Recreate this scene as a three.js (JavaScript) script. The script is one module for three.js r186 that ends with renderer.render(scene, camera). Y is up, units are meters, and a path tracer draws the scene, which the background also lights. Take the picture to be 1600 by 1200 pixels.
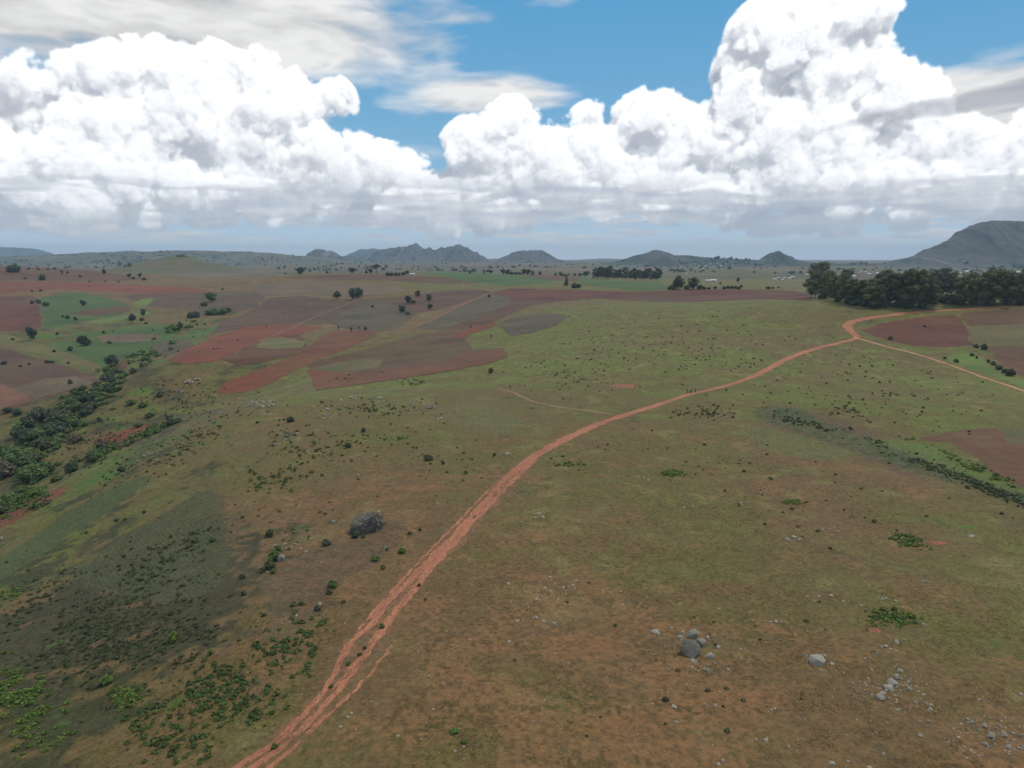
import * as THREE from 'three';
import { mergeGeometries, toCreasedNormals, mergeVertices } from 'three/addons/utils/BufferGeometryUtils.js';
import { MarchingCubes } from 'three/addons/objects/MarchingCubes.js';

// ---------------------------------------------------------------- camera, sky, sun, exposure
const CAM_Y = 60, F = 1111, PITCH = Math.atan(200 / F);           // aerial view, lens of about 24 mm
const scene = new THREE.Scene();
const camera = new THREE.PerspectiveCamera(2 * Math.atan(600 / F) * 180 / Math.PI, 4 / 3, 1, 40000);
camera.position.set(0, CAM_Y, 0);
camera.rotation.set(-PITCH, 0, 0);
const renderer = new THREE.WebGLRenderer({ antialias: true });
renderer.toneMapping = THREE.LinearToneMapping;
renderer.toneMappingExposure = 0.9;
renderer.shadowMap.enabled = true;

const SUN = new THREE.Vector3(0.42, 0.86, -0.22).normalize();
const sun = new THREE.DirectionalLight(new THREE.Color().setRGB(1, 0.95, 0.76), 2.3);
sun.position.copy(SUN).multiplyScalar(900);
sun.castShadow = true; sun.shadow.radius = 14; sun.shadow.mapSize.set(4096, 4096);
Object.assign(sun.shadow.camera, { left: -700, right: 700, top: 700, bottom: -700, near: 10, far: 2500 });
scene.add(sun); scene.add(sun.target);
scene.fog = new THREE.FogExp2(new THREE.Color().setRGB(0.60, 0.80, 1.0), 0.00009);

// ---------------------------------------------------------------- small maths
function RNG(a) { return () => { a |= 0; a = a + 0x6D2B79F5 | 0; let t = Math.imul(a ^ a >>> 15, 1 | a); t = t + Math.imul(t ^ t >>> 7, 61 | t) ^ t; return ((t ^ t >>> 14) >>> 0) / 4294967296; }; }
const clamp = (v, a = 0, b = 1) => v < a ? a : v > b ? b : v;
const mix = (a, b, t) => a + (b - a) * t;
const sstep = (a, b, v) => { const t = clamp((v - a) / (b - a)); return t * t * (3 - 2 * t); };
const LAT = new Float32Array(256 * 256); { const r = RNG(77); for (let i = 0; i < LAT.length; i++) LAT[i] = r(); }
function vn(x, y) {
  const xi = Math.floor(x), yi = Math.floor(y); let fx = x - xi, fy = y - yi; fx = fx * fx * (3 - 2 * fx); fy = fy * fy * (3 - 2 * fy);
  const x0 = xi & 255, x1 = (xi + 1) & 255, y0 = (yi & 255) << 8, y1 = ((yi + 1) & 255) << 8;
  const a = LAT[y0 + x0], b = LAT[y0 + x1], c = LAT[y1 + x0], d = LAT[y1 + x1];
  return a + (b - a) * fx + (c - a + (a - b - c + d) * fx) * fy;
}
function fbm(x, y, n = 4) { let s = 0, a = 0.5, t = 0; for (let i = 0; i < n; i++) { s += a * vn(x, y); t += a; a *= 0.52; const q = x * 1.61 - y * 1.23 + 17.3; y = x * 1.23 + y * 1.61 + 5.1; x = q; } return s / t; }
const LAT3 = new Float32Array(32 * 32 * 32); { const r = RNG(5); for (let i = 0; i < LAT3.length; i++) LAT3[i] = r(); }
function vn3(x, y, z) {
  const xi = Math.floor(x), yi = Math.floor(y), zi = Math.floor(z); let fx = x - xi, fy = y - yi, fz = z - zi;
  fx = fx * fx * (3 - 2 * fx); fy = fy * fy * (3 - 2 * fy); fz = fz * fz * (3 - 2 * fz);
  const g = (i, j, k) => LAT3[((k & 31) << 10) + ((j & 31) << 5) + (i & 31)];
  const l = (j, k) => { const a = g(xi, j, k); return a + (g(xi + 1, j, k) - a) * fx; };
  const a = l(yi, zi), b = l(yi + 1, zi), c = l(yi, zi + 1), d = l(yi + 1, zi + 1);
  const e = a + (b - a) * fy, f = c + (d - c) * fy; return e + (f - e) * fz;
}
const fbm3 = (x, y, z) => 0.55 * vn3(x, y, z) + 0.28 * vn3(x * 2.1 + 7, y * 2.1, z * 2.1) + 0.17 * vn3(x * 4.3, y * 4.3 + 3, z * 4.3);
const CP = Math.cos(PITCH), SP = Math.sin(PITCH);
function rayDir(px, py) { const a = (px - 800) / F, b = (600 - py) / F; return [a, b * CP - SP, -(CP + b * SP)]; }   // photograph pixel -> direction in the world

// ---------------------------------------------------------------- the sky: air, cumulus and high cloud as a function of direction
function makeSky() {
  const W = 4096, H = 2048, data = new Float32Array(W * H * 4);
  // billow noise, a tiling volume of inverted cell distances
  const S = 80, vol = new Float32Array(S * S * S);
  { const r = RNG(11);
    for (const [cells, amp] of [[5, 0.56], [10, 0.29], [20, 0.15]]) {
      const pts = new Float32Array(cells * cells * cells * 3); for (let i = 0; i < pts.length; i++) pts[i] = r();
      let n = 0;
      for (let k = 0; k < S; k++) for (let j = 0; j < S; j++) for (let i = 0; i < S; i++, n++) {
        const x = i / S * cells, y = j / S * cells, z = k / S * cells, a = Math.floor(x), b = Math.floor(y), c = Math.floor(z); let m = 9;
        for (let q = -1; q < 2; q++) for (let p = -1; p < 2; p++) for (let o = -1; o < 2; o++) {
          const id = (((c + q + cells) % cells * cells + (b + p + cells) % cells) * cells + (a + o + cells) % cells) * 3;
          const dx = a + o + pts[id] - x, dy = b + p + pts[id + 1] - y, dz = c + q + pts[id + 2] - z, d = dx * dx + dy * dy + dz * dz; if (d < m) m = d;
        }
        vol[n] += amp * (1 - Math.min(1, Math.sqrt(m)));
      }
    } }
  function bil(x, y, z) {
    x *= S; y *= S; z *= S; const xi = Math.floor(x), yi = Math.floor(y), zi = Math.floor(z), fx = x - xi, fy = y - yi, fz = z - zi;
    const x0 = ((xi % S) + S) % S, y0 = ((yi % S) + S) % S, z0 = ((zi % S) + S) % S, x1 = x0 + 1 === S ? 0 : x0 + 1, y1 = (y0 + 1 === S ? 0 : y0 + 1) * S, z1 = (z0 + 1 === S ? 0 : z0 + 1) * S * S, yy = y0 * S, zz = z0 * S * S;
    const a = vol[zz + yy + x0], b = vol[zz + yy + x1], c = vol[zz + y1 + x0], d = vol[zz + y1 + x1], e = vol[z1 + yy + x0], f = vol[z1 + yy + x1], g = vol[z1 + y1 + x0], h = vol[z1 + y1 + x1];
    const p = a + (b - a) * fx, q = c + (d - c) * fx, s = e + (f - e) * fx, t = g + (h - g) * fx, u = p + (q - p) * fy, v = s + (t - s) * fy; return u + (v - u) * fz;
  }
  // clouds as ellipsoids; X azimuth, Y elevation, Z depth, all in units of 1/1111 radian
  const toXY = (px, py) => { const d = rayDir(px, py), l = Math.hypot(...d); return [Math.atan2(d[0], -d[2]) * F, Math.asin(d[1] / l) * F]; };
  const E = [], seen = [
    // heap on one side: px, py, rx, ry, depth, slab 0..1
    [150, 140, 88, 46, 10], [235, 130, 80, 44, 5], [300, 120, 70, 40, 0], [410, 130, 38, 36, -10], [380, 180, 90, 60, 5], [490, 158, 48, 32, 0], [460, 190, 60, 44, 6], [250, 200, 150, 80, 20], [150, 200, 110, 55, 30], [360, 240, 160, 70, 10], [520, 252, 70, 34, -5], [470, 250, 90, 50, 5], [600, 272, 60, 34, -5], [560, 295, 130, 42, 6], [240, 265, 60, 40, -35], [290, 285, 90, 45, -25],
    [30, 262, 80, 44, -40], [120, 278, 80, 46, -45], [60, 300, 150, 42, -45], [180, 305, 120, 36, -40], [400, 312, 150, 30, -15], [650, 310, 90, 34, 0], [-90, 250, 120, 60, -10], [-200, 220, 130, 70, 0],
    // middle heaps
    [800, 205, 50, 40, 0], [775, 235, 72, 50, 0], [845, 232, 52, 42, 5], [735, 240, 36, 32, -5], [926, 205, 34, 32, 0], [900, 235, 45, 40, 6], [985, 205, 46, 36, 0], [1025, 188, 42, 38, 0], [1060, 222, 40, 36, 8], [960, 245, 110, 48, 4], [860, 270, 130, 44, -8], [1010, 275, 120, 44, -10], [745, 288, 44, 30, -5], [760, 320, 90, 34, 4], [720, 335, 60, 30, 6], [900, 305, 110, 34, -20],
    // tower
    [1215, 60, 60, 46, 0], [1270, 42, 66, 44, 0], [1330, 22, 60, 32, 0], [1372, 2, 46, 24, 0], [1170, 110, 42, 36, 0], [1210, 120, 60, 50, -6], [1280, 110, 56, 70, 6], [1150, 160, 36, 34, 5], [1190, 170, 60, 44, -8], [1265, 180, 90, 56, -4], [1350, 140, 46, 34, 4], [1400, 132, 40, 34, 0], [1430, 160, 34, 34, 4], [1370, 170, 70, 38, 0], [1125, 200, 60, 36, 6], [1300, 220, 150, 44, -10], [1180, 235, 120, 46, -14], [1420, 240, 80, 36, -5], [1500, 245, 60, 34, 0], [1548, 252, 34, 34, 5], [1460, 275, 120, 32, -10], [1290, 275, 190, 40, -22], [1100, 300, 150, 36, -20], [1400, 300, 150, 26, -18],
    [1680, 250, 120, 60, 0], [1800, 220, 110, 70, 0], [1590, 330, 30, 16, 20], [1360, 340, 50, 10, 30], [1250, 345, 60, 10, 30],
  ];
  for (const [px, py, rx, ry, z] of seen) { const [X, Y] = toXY(px, py), k = Math.cos(Y / F); E.push([X, Y, rx * 0.93, ry * 0.97, Math.min(rx, ry) * 1.15, z]); }
  { const r = RNG(31);                                            // the same kind of heaps go on all round
    for (let c = 0; c < 17; c++) {
      const az = (0.95 + (c + r() * 0.5) / 17 * (2 * Math.PI - 1.9)) * F, top = 110 + r() * 210, wide = 90 + r() * 120;
      for (let i = 0; i < 12; i++) { const t = r(), w = (1 - t * 0.75) * wide, s = (26 + r() * 34) * (1.25 - t * 0.5); E.push([((az + (r() - 0.5) * 2 * w + Math.PI * F) % (2 * Math.PI * F)) - Math.PI * F, 75 + t * top, s * (1.4 - t * 0.5), s, s, (r() - 0.5) * 60]); }
      E.push([((az + Math.PI * F) % (2 * Math.PI * F)) - Math.PI * F, 85, wide * 1.4, 34, 40, -15]);
    } }
  // the union of ellipsoids, sampled on a coarse lattice
  const G = 8, X0 = -Math.PI * F - 40, NX = Math.ceil((2 * Math.PI * F + 80) / G), Y0 = 0, NY = 66, Z0 = -128, NZ = 33, env = new Float32Array(NX * NY * NZ).fill(-90);
  for (const [X, Y, rx, ry, rz, z] of E) {
    const m = 50, mr = Math.min(rx, ry);
    for (let k = Math.max(0, Math.floor((z - rz - m - Z0) / G)); k <= Math.min(NZ - 1, Math.ceil((z + rz + m - Z0) / G)); k++) for (let j = Math.max(0, Math.floor((Y - ry - m - Y0) / G)); j <= Math.min(NY - 1, Math.ceil((Y + ry + m - Y0) / G)); j++) for (let i = Math.max(0, Math.floor((X - rx - m - X0) / G)); i <= Math.min(NX - 1, Math.ceil((X + rx + m - X0) / G)); i++) {
      const dx = (X0 + i * G - X) / rx, dy = (Y0 + j * G - Y) / ry, dz = (Z0 + k * G - z) / rz, e = (1 - Math.sqrt(dx * dx + dy * dy + dz * dz)) * mr, n = (k * NY + j) * NX + i, o = env[n];
      const h = clamp(0.5 + 0.5 * (e - o) / 9); env[n] = o + (e - o) * h + 9 * h * (1 - h);
    }
  }
  function envAt(X, Y, Z) {
    let x = (X - X0) / G, y = (Y - Y0) / G, z = (Z - Z0) / G; if (x < 0 || y < 0 || z < 0 || x >= NX - 1 || y >= NY - 1 || z >= NZ - 1) return -90;
    const i = x | 0, j = y | 0, k = z | 0, n = (k * NY + j) * NX + i, q = NX * NY; x -= i; y -= j; z -= k;
    const a = env[n] + (env[n + 1] - env[n]) * x, b = env[n + NX] + (env[n + NX + 1] - env[n + NX]) * x, c = env[n + q] + (env[n + q + 1] - env[n + q]) * x, d = env[n + q + NX] + (env[n + q + NX + 1] - env[n + q + NX]) * x;
    const e = a + (b - a) * y; return e + (c + (d - c) * y - e) * z;
  }
  function dens(X, Y, Z, fine) {
    let e = envAt(X, Y, Z); if (e < -15) return 0;
    const base = 52 + 14 * vn(X / 160, Z / 60), fl = (Y - base) * 0.55; if (fl < e) e = fl;
    if (e > 44) return 0.13;
    const w = bil(X / 330, Y / 330, Z / 330) - 0.44; let s = e + w * (58 + 80 * vn(X / 210 + 3, Y / 150));
    if (fine && s > -14 && s < 22) { s += (bil(X / 95 + 0.3, Y / 95, Z / 95) - 0.42) * 26; if (fine > 1 && s > -8 && s < 8) s += (bil(X / 34 + 0.7, Y / 34, Z / 34) - 0.42) * 12; }
    return s <= 0 ? 0 : s > 4 ? 0.13 : s * 0.0325;
  }
  const L = new THREE.Vector3(SUN.x * 0.75, SUN.y, SUN.z * 1 - 0.25).normalize(), rj = RNG(3);
  const LS = [4, 7, 12, 20, 36, 64, 90];
  const out = [0, 0, 0, 0];
  function march(X, Y) {
    let T = 1, lum = 0, amb = 0; const st = 4, j0 = rj() * st;
    for (let Z = -120 + j0; Z < 120 && T > 0.03; Z += st) {
      const d = dens(X, Y, Z, 2); if (d <= 0) continue;
      const a = 1 - Math.exp(-d * st); let tau = 0, t = 0;
      for (const s of LS) { t += s; tau += dens(X + L.x * t, Y + L.y * t, Z + L.z * t, s < 20 ? 1 : 0) * s; }
      const lit = 0.52 * Math.exp(-tau * 0.62) + 0.48 * Math.exp(-tau * 0.16);
      lum += T * a * lit; amb += T * a; T *= 1 - a;
    }
    out[0] = lum; out[1] = amb; out[2] = T;
  }
  const HZ = [0.72, 0.81, 0.92];
  function air(el, c) {                                           // el in radians
    const t = clamp(el / 0.42), u = Math.pow(t, 0.6);
    c[0] = mix(0.34, 0.08, u); c[1] = mix(0.64, 0.35, u); c[2] = mix(0.85, 0.68, u);
    const h = Math.exp(-el * 17); for (let i = 0; i < 3; i++) c[i] = mix(c[i], HZ[i], h);
  }
  const hi = [];                                                  // banks of high, thin cloud: where, how wide, how dense
  for (const [px, py, rx, ry, w] of [[160, 12, 470, 78, 1.05], [480, 55, 260, 46, 0.74], [650, 95, 90, 50, 0.5], [760, 150, 120, 30, 0.85], [680, 110, 90, 60, 0.3], [640, 165, 60, 20, 0.45], [640, 20, 160, 26, 0.6], [30, 180, 150, 60, 0.8], [1570, 150, 170, 40, 1.0], [1570, 85, 60, 24, 0.4], [820, 0, 90, 16, 0.5], [620, 240, 90, 16, 0.3], [-250, 60, 250, 120, 0.8], [1560, 225, 120, 40, 0.7]]) { const [X, Y] = toXY(px, py); hi.push([X, Y, rx, ry, w]); }
  const c = [0, 0, 0];
  function shade(az, el, dir, cu) {
    air(Math.max(el, 0), c);
    const X = az * F, Y = el * F;
    // high cloud, on a plane overhead so that it shrinks toward the horizon
    const k = 1 / Math.max(dir.y, 0.07), hx = dir.x * k, hz = dir.z * k;
    let cov = sstep(0.30, 0.56, fbm(hx * 0.7 + 31, hz * 0.7 + 9, 4)) * sstep(0.32, 0.55, el);
    for (const [bx, by, rx, ry, w] of hi) { const dx = (X - bx) / rx, dy = (Y - by) / ry, q = dx * dx + dy * dy; if (q < 4) cov = Math.max(cov, w * Math.exp(-q * q * 0.8)); }
    if (cov > 0.01) {
      const wy = 26 * (fbm(X / 150, Y / 60, 3) - 0.5), n = 1 - Math.abs(2 * fbm((X + wy * 2) / 75 + Y / 160 + 3, (Y + wy) / 15, 6) - 1), n2 = fbm(X / 150 + 7, (Y + wy) / 38, 5);
      const a = clamp(cov * 1.7 - 1.05 + n * 0.62 + (n2 - 0.5) * 1.5) * clamp(cov * 2.2);
      const g = clamp(0.78 + (n - 0.7) * 0.35 + (n2 - 0.5) * 0.9);
      c[0] = mix(c[0], 0.86 * g + 0.12, a); c[1] = mix(c[1], 0.86 * g + 0.12, a); c[2] = mix(c[2], 0.86 * g + 0.12, a);
    }
    // grey bank on the other side
    { const dx = (X - 700) / 260, dy = (Y - 205 - (X - 700) * 0.12 + 8 * vn(X / 50, 3)) / (19 * (1 + 0.5 * dx)), q = dx * dx * dx * dx + dy * dy; cu.g = dx > -1.1 && dx < 1.1 ? clamp((1.2 - q) * 1.4 - (fbm(X / 34, Y / 12, 4) - 0.3) * 1.5) * 0.9 : 0; }
    // flat streaks low above the horizon
    if (el < 0.09 && el > -0.01) {
      const n = fbm(X / 95 + 40, Y / 7.5, 4), f = sstep(0.008, 0.03, el) * (1 - sstep(0.05, 0.085, el)), a = sstep(0.46, 0.64, n) * f * 0.9, g = fbm(X / 50 + 9, Y / 5, 3);
      c[0] = mix(c[0], mix(0.40, 0.95, g), a); c[1] = mix(c[1], mix(0.48, 0.93, g), a); c[2] = mix(c[2], mix(0.62, 0.90, g), a);
    }
    if (cu.a > 0) {
      const hz0 = Math.exp(-Math.max(el - 0.03, 0) * 13) * 0.42, lit = cu.lum / Math.max(cu.amb, 1e-3);
      const g = Math.pow(lit, 1.15) * 1.32, r0 = 0.33 + g * 0.88, g0 = 0.375 + g * 0.85, b0 = 0.46 + g * 0.78;
      c[0] = mix(c[0], mix(r0, HZ[0], hz0), cu.a); c[1] = mix(c[1], mix(g0, HZ[1], hz0), cu.a); c[2] = mix(c[2], mix(b0, HZ[2], hz0), cu.a);
    }
    // flat grey undersides of the heaps, layer behind layer
    if (Y > 30 && Y < 130) {
      const n = fbm(X / 120 + 3, Y / 13 + 1.2 * vn(X / 60, Y / 30), 5), m = fbm(X / 230 + 60, 5, 3), top = 80 + 42 * m, a = sstep(36, 56, Y) * (1 - sstep(top - 18, top + 26, Y)) * sstep(0.42, 0.58, n + (m - 0.5) * 0.7) * 0.72, g = fbm(X / 70 + 19, Y / 9, 3);
      c[0] = mix(c[0], mix(0.34, 0.86, g), a); c[1] = mix(c[1], mix(0.42, 0.88, g), a); c[2] = mix(c[2], mix(0.56, 0.91, g), a);
    }
    if (cu.g > 0) { c[0] = mix(c[0], 0.40, cu.g * 0.7); c[1] = mix(c[1], 0.43, cu.g * 0.7); c[2] = mix(c[2], 0.51, cu.g * 0.7); }
  }
  const dir = new THREE.Vector3(), cu = { a: 0, lum: 0, amb: 0, g: 0 };
  const put = (i, j, ni, nj) => { for (let q = j; q < Math.min(H, j + nj); q++) for (let p = i; p < Math.min(W, i + ni); p++) { const o = (q * W + p) * 4; data[o] = c[0]; data[o + 1] = c[1]; data[o + 2] = c[2]; data[o + 3] = 1; } };
  for (let j = 0; j < H; j++) {
    const el = ((j + 0.5) / H - 0.5) * Math.PI;
    if (el < -0.004) { if (j % 8 === 0) { c[0] = HZ[0]; c[1] = HZ[1]; c[2] = HZ[2]; put(0, j, W, 8); } continue; }
    for (let i = 0; i < W;) {
      const inView = i > 590 && i < 1460 && el < 0.40, st = inView ? 1 : 4;
      if (st === 4 && j % 4) { i += 4; continue; }
      const a = ((i + st / 2) / W - 0.5) * 2 * Math.PI, az0 = a + Math.PI / 2, az = az0 > Math.PI ? az0 - 2 * Math.PI : az0, ce = Math.cos(el);
      dir.set(Math.cos(a) * ce, Math.sin(el), Math.sin(a) * ce);
      cu.a = 0; if (el < 0.45) { march(az * F, el * F); cu.a = 1 - out[2]; cu.lum = out[0]; cu.amb = out[1]; }
      shade(az, el, dir, cu); put(i, j, st, st); i += st;
    }
  }
  const t = new THREE.DataTexture(data, W, H, THREE.RGBAFormat, THREE.FloatType);
  t.mapping = THREE.EquirectangularReflectionMapping; t.magFilter = THREE.LinearFilter; t.minFilter = THREE.LinearFilter; t.needsUpdate = true;
  return t;
}
const skyTexture = makeSky();
scene.background = skyTexture; scene.environment = skyTexture;

// ---------------------------------------------------------------- naming
const taken = {};
function numbered(n) { if (!(n in taken)) { taken[n] = 0; return n; } return n + '_' + String(++taken[n]).padStart(3, '0'); }
function tag(o, label, category, group, kind) { o.userData.label = label; if (category) o.userData.category = category; if (group) o.userData.group = group; if (kind) o.userData.kind = kind; return o; }
function add(o, name, label, category, group, kind) { o.name = numbered(name); tag(o, label, category, group, kind); o.traverse(m => { if (m.isMesh) { m.castShadow = true; m.receiveShadow = true; } }); scene.add(o); return o; }
const lin = (r, g, b) => new THREE.Color().setRGB(r, g, b);

// ---------------------------------------------------------------- the lie of the land
// photograph pixel and forward distance in metres, read off the sizes of people, trees and road; heights follow
const CTRL = [
  [800, 1200, 60], [800, 1000, 85], [800, 900, 105], [800, 800, 134], [800, 700, 184], [900, 650, 226], [1077, 611, 268], [1200, 570, 322], [1330, 525, 400], [1420, 490, 452], [1360, 472, 478], [1590, 470, 480], [1270, 470, 520],
  [1590, 600, 292], [1500, 580, 320], [1590, 520, 395], [1590, 750, 160], [1590, 1000, 86], [1590, 1200, 62], [1450, 700, 190], [1400, 650, 224], [1200, 1200, 61], [1200, 900, 106], [1300, 760, 152], [1150, 690, 192],
  [1000, 480, 560], [1000, 540, 385], [900, 580, 318], [1100, 462, 700], [1073, 451, 760], [980, 438, 960], [860, 445, 850], [760, 500, 560], [770, 560, 370],
  [600, 606, 318], [640, 565, 410], [500, 600, 345], [600, 500, 600], [550, 465, 780], [560, 440, 950], [600, 427, 1090], [470, 428, 1080], [760, 428, 1100],
  [500, 640, 245], [640, 640, 238], [400, 635, 255], [400, 616, 360], [450, 622, 268], [450, 604, 352], [330, 662, 238], [330, 640, 338], [520, 720, 176], [560, 820, 130], [400, 850, 124], [300, 800, 148], [400, 960, 93], [450, 1100, 72],
  [150, 580, 430], [60, 650, 360], [20, 740, 295], [120, 700, 312], [20, 840, 168], [20, 800, 258], [100, 790, 178], [110, 752, 272], [200, 740, 192], [170, 745, 195], [250, 695, 218], [250, 672, 318], [200, 620, 365], [100, 620, 375], [300, 560, 420], [250, 655, 335],
  [100, 900, 130], [0, 1000, 104], [0, 1200, 68], [200, 1100, 77], [200, 950, 105], [0, 900, 140],
  [50, 590, 425], [100, 530, 545], [0, 500, 630], [250, 480, 725], [300, 450, 900], [100, 445, 930], [0, 405, 1150], [75, 413, 1150], [150, 421, 1150], [240, 437, 1080], [400, 440, 980], [0, 450, 880], [300, 510, 590], [430, 520, 540],
  [-200, 800, 205], [-300, 600, 420], [-300, 405, 1150], [-300, 500, 650], [1900, 600, 300], [1900, 470, 520], [1900, 1000, 90], [-200, 1100, 84],
];
const cps = CTRL.map(([px, py, D]) => { const d = rayDir(px, py); return [D * d[0] / -d[2], -D, CAM_Y + D * d[1] / -d[2]]; });
for (const [x, z, y] of [[-120, 30, 6], [0, 30, 11], [120, 30, 11], [0, 160, 10], [-250, 160, 0], [250, 160, 10], [-300, -60, -12], [320, -80, 8], [700, -300, 12], [700, -700, 22], [420, -900, 20], [0, -1400, 18], [500, -1400, 14], [-500, -1400, 20], [-900, -1400, 34], [-900, -300, -8], [900, -1200, 14], [900, 150, 5], [-900, 150, 0], [200, -1250, 22], [-250, -1250, 27]]) cps.push([x, z, y]);
const tps = (() => {
  const n = cps.length, N = n + 3, A = Array.from({ length: N }, () => new Float64Array(N + 1)), K = 1 / 100;
  const U = r2 => r2 < 1e-9 ? 0 : r2 * Math.log(r2);
  for (let i = 0; i < n; i++) { for (let j = 0; j < n; j++) A[i][j] = U(((cps[i][0] - cps[j][0]) ** 2 + (cps[i][1] - cps[j][1]) ** 2) * K * K) + (i === j ? 0.02 : 0); A[i][n] = A[n][i] = 1; A[i][n + 1] = A[n + 1][i] = cps[i][0] * K; A[i][n + 2] = A[n + 2][i] = cps[i][1] * K; A[i][N] = cps[i][2]; }
  for (let c = 0; c < N; c++) { let p = c; for (let r = c + 1; r < N; r++) if (Math.abs(A[r][c]) > Math.abs(A[p][c])) p = r; [A[c], A[p]] = [A[p], A[c]]; for (let r = c + 1; r < N; r++) { const f = A[r][c] / A[c][c]; if (f) for (let k = c; k <= N; k++) A[r][k] -= f * A[c][k]; } }
  const w = new Float64Array(N); for (let i = N - 1; i >= 0; i--) { let s = A[i][N]; for (let k = i + 1; k < N; k++) s -= A[i][k] * w[k]; w[i] = s / A[i][i]; }
  return (x, z) => { let s = w[n] + w[n + 1] * x * K + w[n + 2] * z * K; for (let i = 0; i < n; i++) { const r2 = ((x - cps[i][0]) ** 2 + (z - cps[i][1]) ** 2) * K * K; if (r2 > 1e-9) s += w[i] * r2 * Math.log(r2); } return s; };
})();
const plain = (x, z) => 17 + 9 * (fbm(x / 900 + 4, z / 900, 3) - 0.5) - Math.min(30, Math.max(0, Math.hypot(x, z) - 4000) * 0.002);
function land(x, z) {
  const d = Math.hypot(x, z), w = sstep(1230, 1750, d); let y = 0;
  if (w < 1) {
    const q = Math.hypot(x * 0.9, z), dz = q > 1500 ? 1500 / q : 1;
    y = tps(x * dz, z * dz) + (vn(x / 13 + 5, z / 13) - 0.5) * 0.42 + (vn(x / 4.1, z / 4.1) - 0.5) * 0.16 + (fbm(x / 60 + 9, z / 60, 2) - 0.5) * 1.5 * sstep(60, 400, d);
    y += (fbm(x / 150, z / 150, 2) - 0.5) * 5 * sstep(500, 900, d);
  }
  return mix(y, w > 0 ? plain(x, z) : 0, w);
}
class Grid {
  constructor(x0, z0, cell, nx, nz, hole, outer) {
    Object.assign(this, { x0, z0, cell, nx, nz, hole, y: new Float32Array((nx + 1) * (nz + 1)) });
    for (let j = 0; j <= nz; j++) for (let i = 0; i <= nx; i++) { const x = x0 + i * cell, z = z0 + j * cell; this.y[j * (nx + 1) + i] = outer && (i === 0 || j === 0 || i === nx || j === nz) ? outer.height(x, z) : land(x, z); }
  }
  has(x, z) { return x >= this.x0 && z >= this.z0 && x < this.x0 + this.nx * this.cell && z < this.z0 + this.nz * this.cell; }
  height(x, z) {
    const u = clamp((x - this.x0) / this.cell, 0, this.nx - 1e-6), v = clamp((z - this.z0) / this.cell, 0, this.nz - 1e-6), i = u | 0, j = v | 0, fx = u - i, fz = v - j, n = j * (this.nx + 1) + i, y = this.y;
    const a = y[n], b = y[n + 1], c = y[n + this.nx + 1], d = y[n + this.nx + 2];
    return fx + fz <= 1 ? a + fx * (b - a) + fz * (c - a) : d + (1 - fx) * (c - d) + (1 - fz) * (b - d);
  }
  inHole(i, j) { const h = this.hole; if (!h) return false; const x = this.x0 + (i + 0.5) * this.cell, z = this.z0 + (j + 0.5) * this.cell; return x > h[0] && x < h[2] && z > h[1] && z < h[3]; }
  normal(x, z, out) { const e = this.cell * 0.7, a = groundY(x - e, z) - groundY(x + e, z), b = groundY(x, z - e) - groundY(x, z + e), l = Math.hypot(a, 2 * e, b); out[0] = a / l; out[1] = 2 * e / l; out[2] = b / l; }
  mesh(i0, j0, ni, nj) {                                         // a sheet of the grid with uv 0..1 over it
    const w = ni + 1, P = new Float32Array(w * (nj + 1) * 3), N = new Float32Array(P.length), U = new Float32Array(w * (nj + 1) * 2), I = [], nn = [0, 0, 0];
    for (let j = 0; j <= nj; j++) for (let i = 0; i <= ni; i++) {
      const n = j * w + i, x = this.x0 + (i0 + i) * this.cell, z = this.z0 + (j0 + j) * this.cell;
      P.set([x, this.y[(j0 + j) * (this.nx + 1) + i0 + i], z], n * 3); this.normal(x, z, nn); N.set(nn, n * 3); U[n * 2] = i / ni; U[n * 2 + 1] = j / nj;
      if (i < ni && j < nj && !this.inHole(i0 + i, j0 + j)) I.push(n, n + w, n + 1, n + 1, n + w, n + w + 1);
    }
    const g = new THREE.BufferGeometry(); g.setAttribute('position', new THREE.BufferAttribute(P, 3)); g.setAttribute('normal', new THREE.BufferAttribute(N, 3)); g.setAttribute('uv', new THREE.BufferAttribute(U, 2)); g.setIndex(I); return g;
  }
}
const G3 = new Grid(-9000, -11000, 100, 180, 130, [-1000, -1400, 1000, 200]);
const G2 = new Grid(-1000, -1400, 5, 400, 320, [-160, -295, 160, -40], G3);
const G1 = new Grid(-160, -295, 1, 320, 255, null, G2);
const gridAt = (x, z) => G1.has(x, z) ? G1 : G2.has(x, z) ? G2 : G3;
function groundY(x, z) { return gridAt(x, z).height(x, z); }
const mounts = [];                                               // hills that stand on the plain add themselves here
function surfY(x, z) { let y = groundY(x, z); if (z < -1300) for (const m of mounts) y = Math.max(y, m(x, z)); return y; }
function at(px, py) {                                            // first point of the land along a pixel's direction
  const d = rayDir(px, py), l = Math.hypot(d[0], d[2]); let t0 = 40, t1 = 40;
  while (t1 < 14000) {
    t1 = t0 + Math.max(0.7, t0 * 0.004); const s = t1 / l;
    if (CAM_Y + d[1] * s < surfY(d[0] * s, d[2] * s)) { for (let i = 0; i < 18; i++) { const m = (t0 + t1) / 2, q = m / l; if (CAM_Y + d[1] * q < surfY(d[0] * q, d[2] * q)) t1 = m; else t0 = m; } const q = t1 / l; return { x: d[0] * q, z: d[2] * q, y: surfY(d[0] * q, d[2] * q), D: t1, m: Math.hypot(d[0] * q, d[1] * q, d[2] * q) / Math.hypot(...d) / F }; }
    t0 = t1;
  }
  return null;
}
// m = metres that one pixel of the photograph spans there

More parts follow.
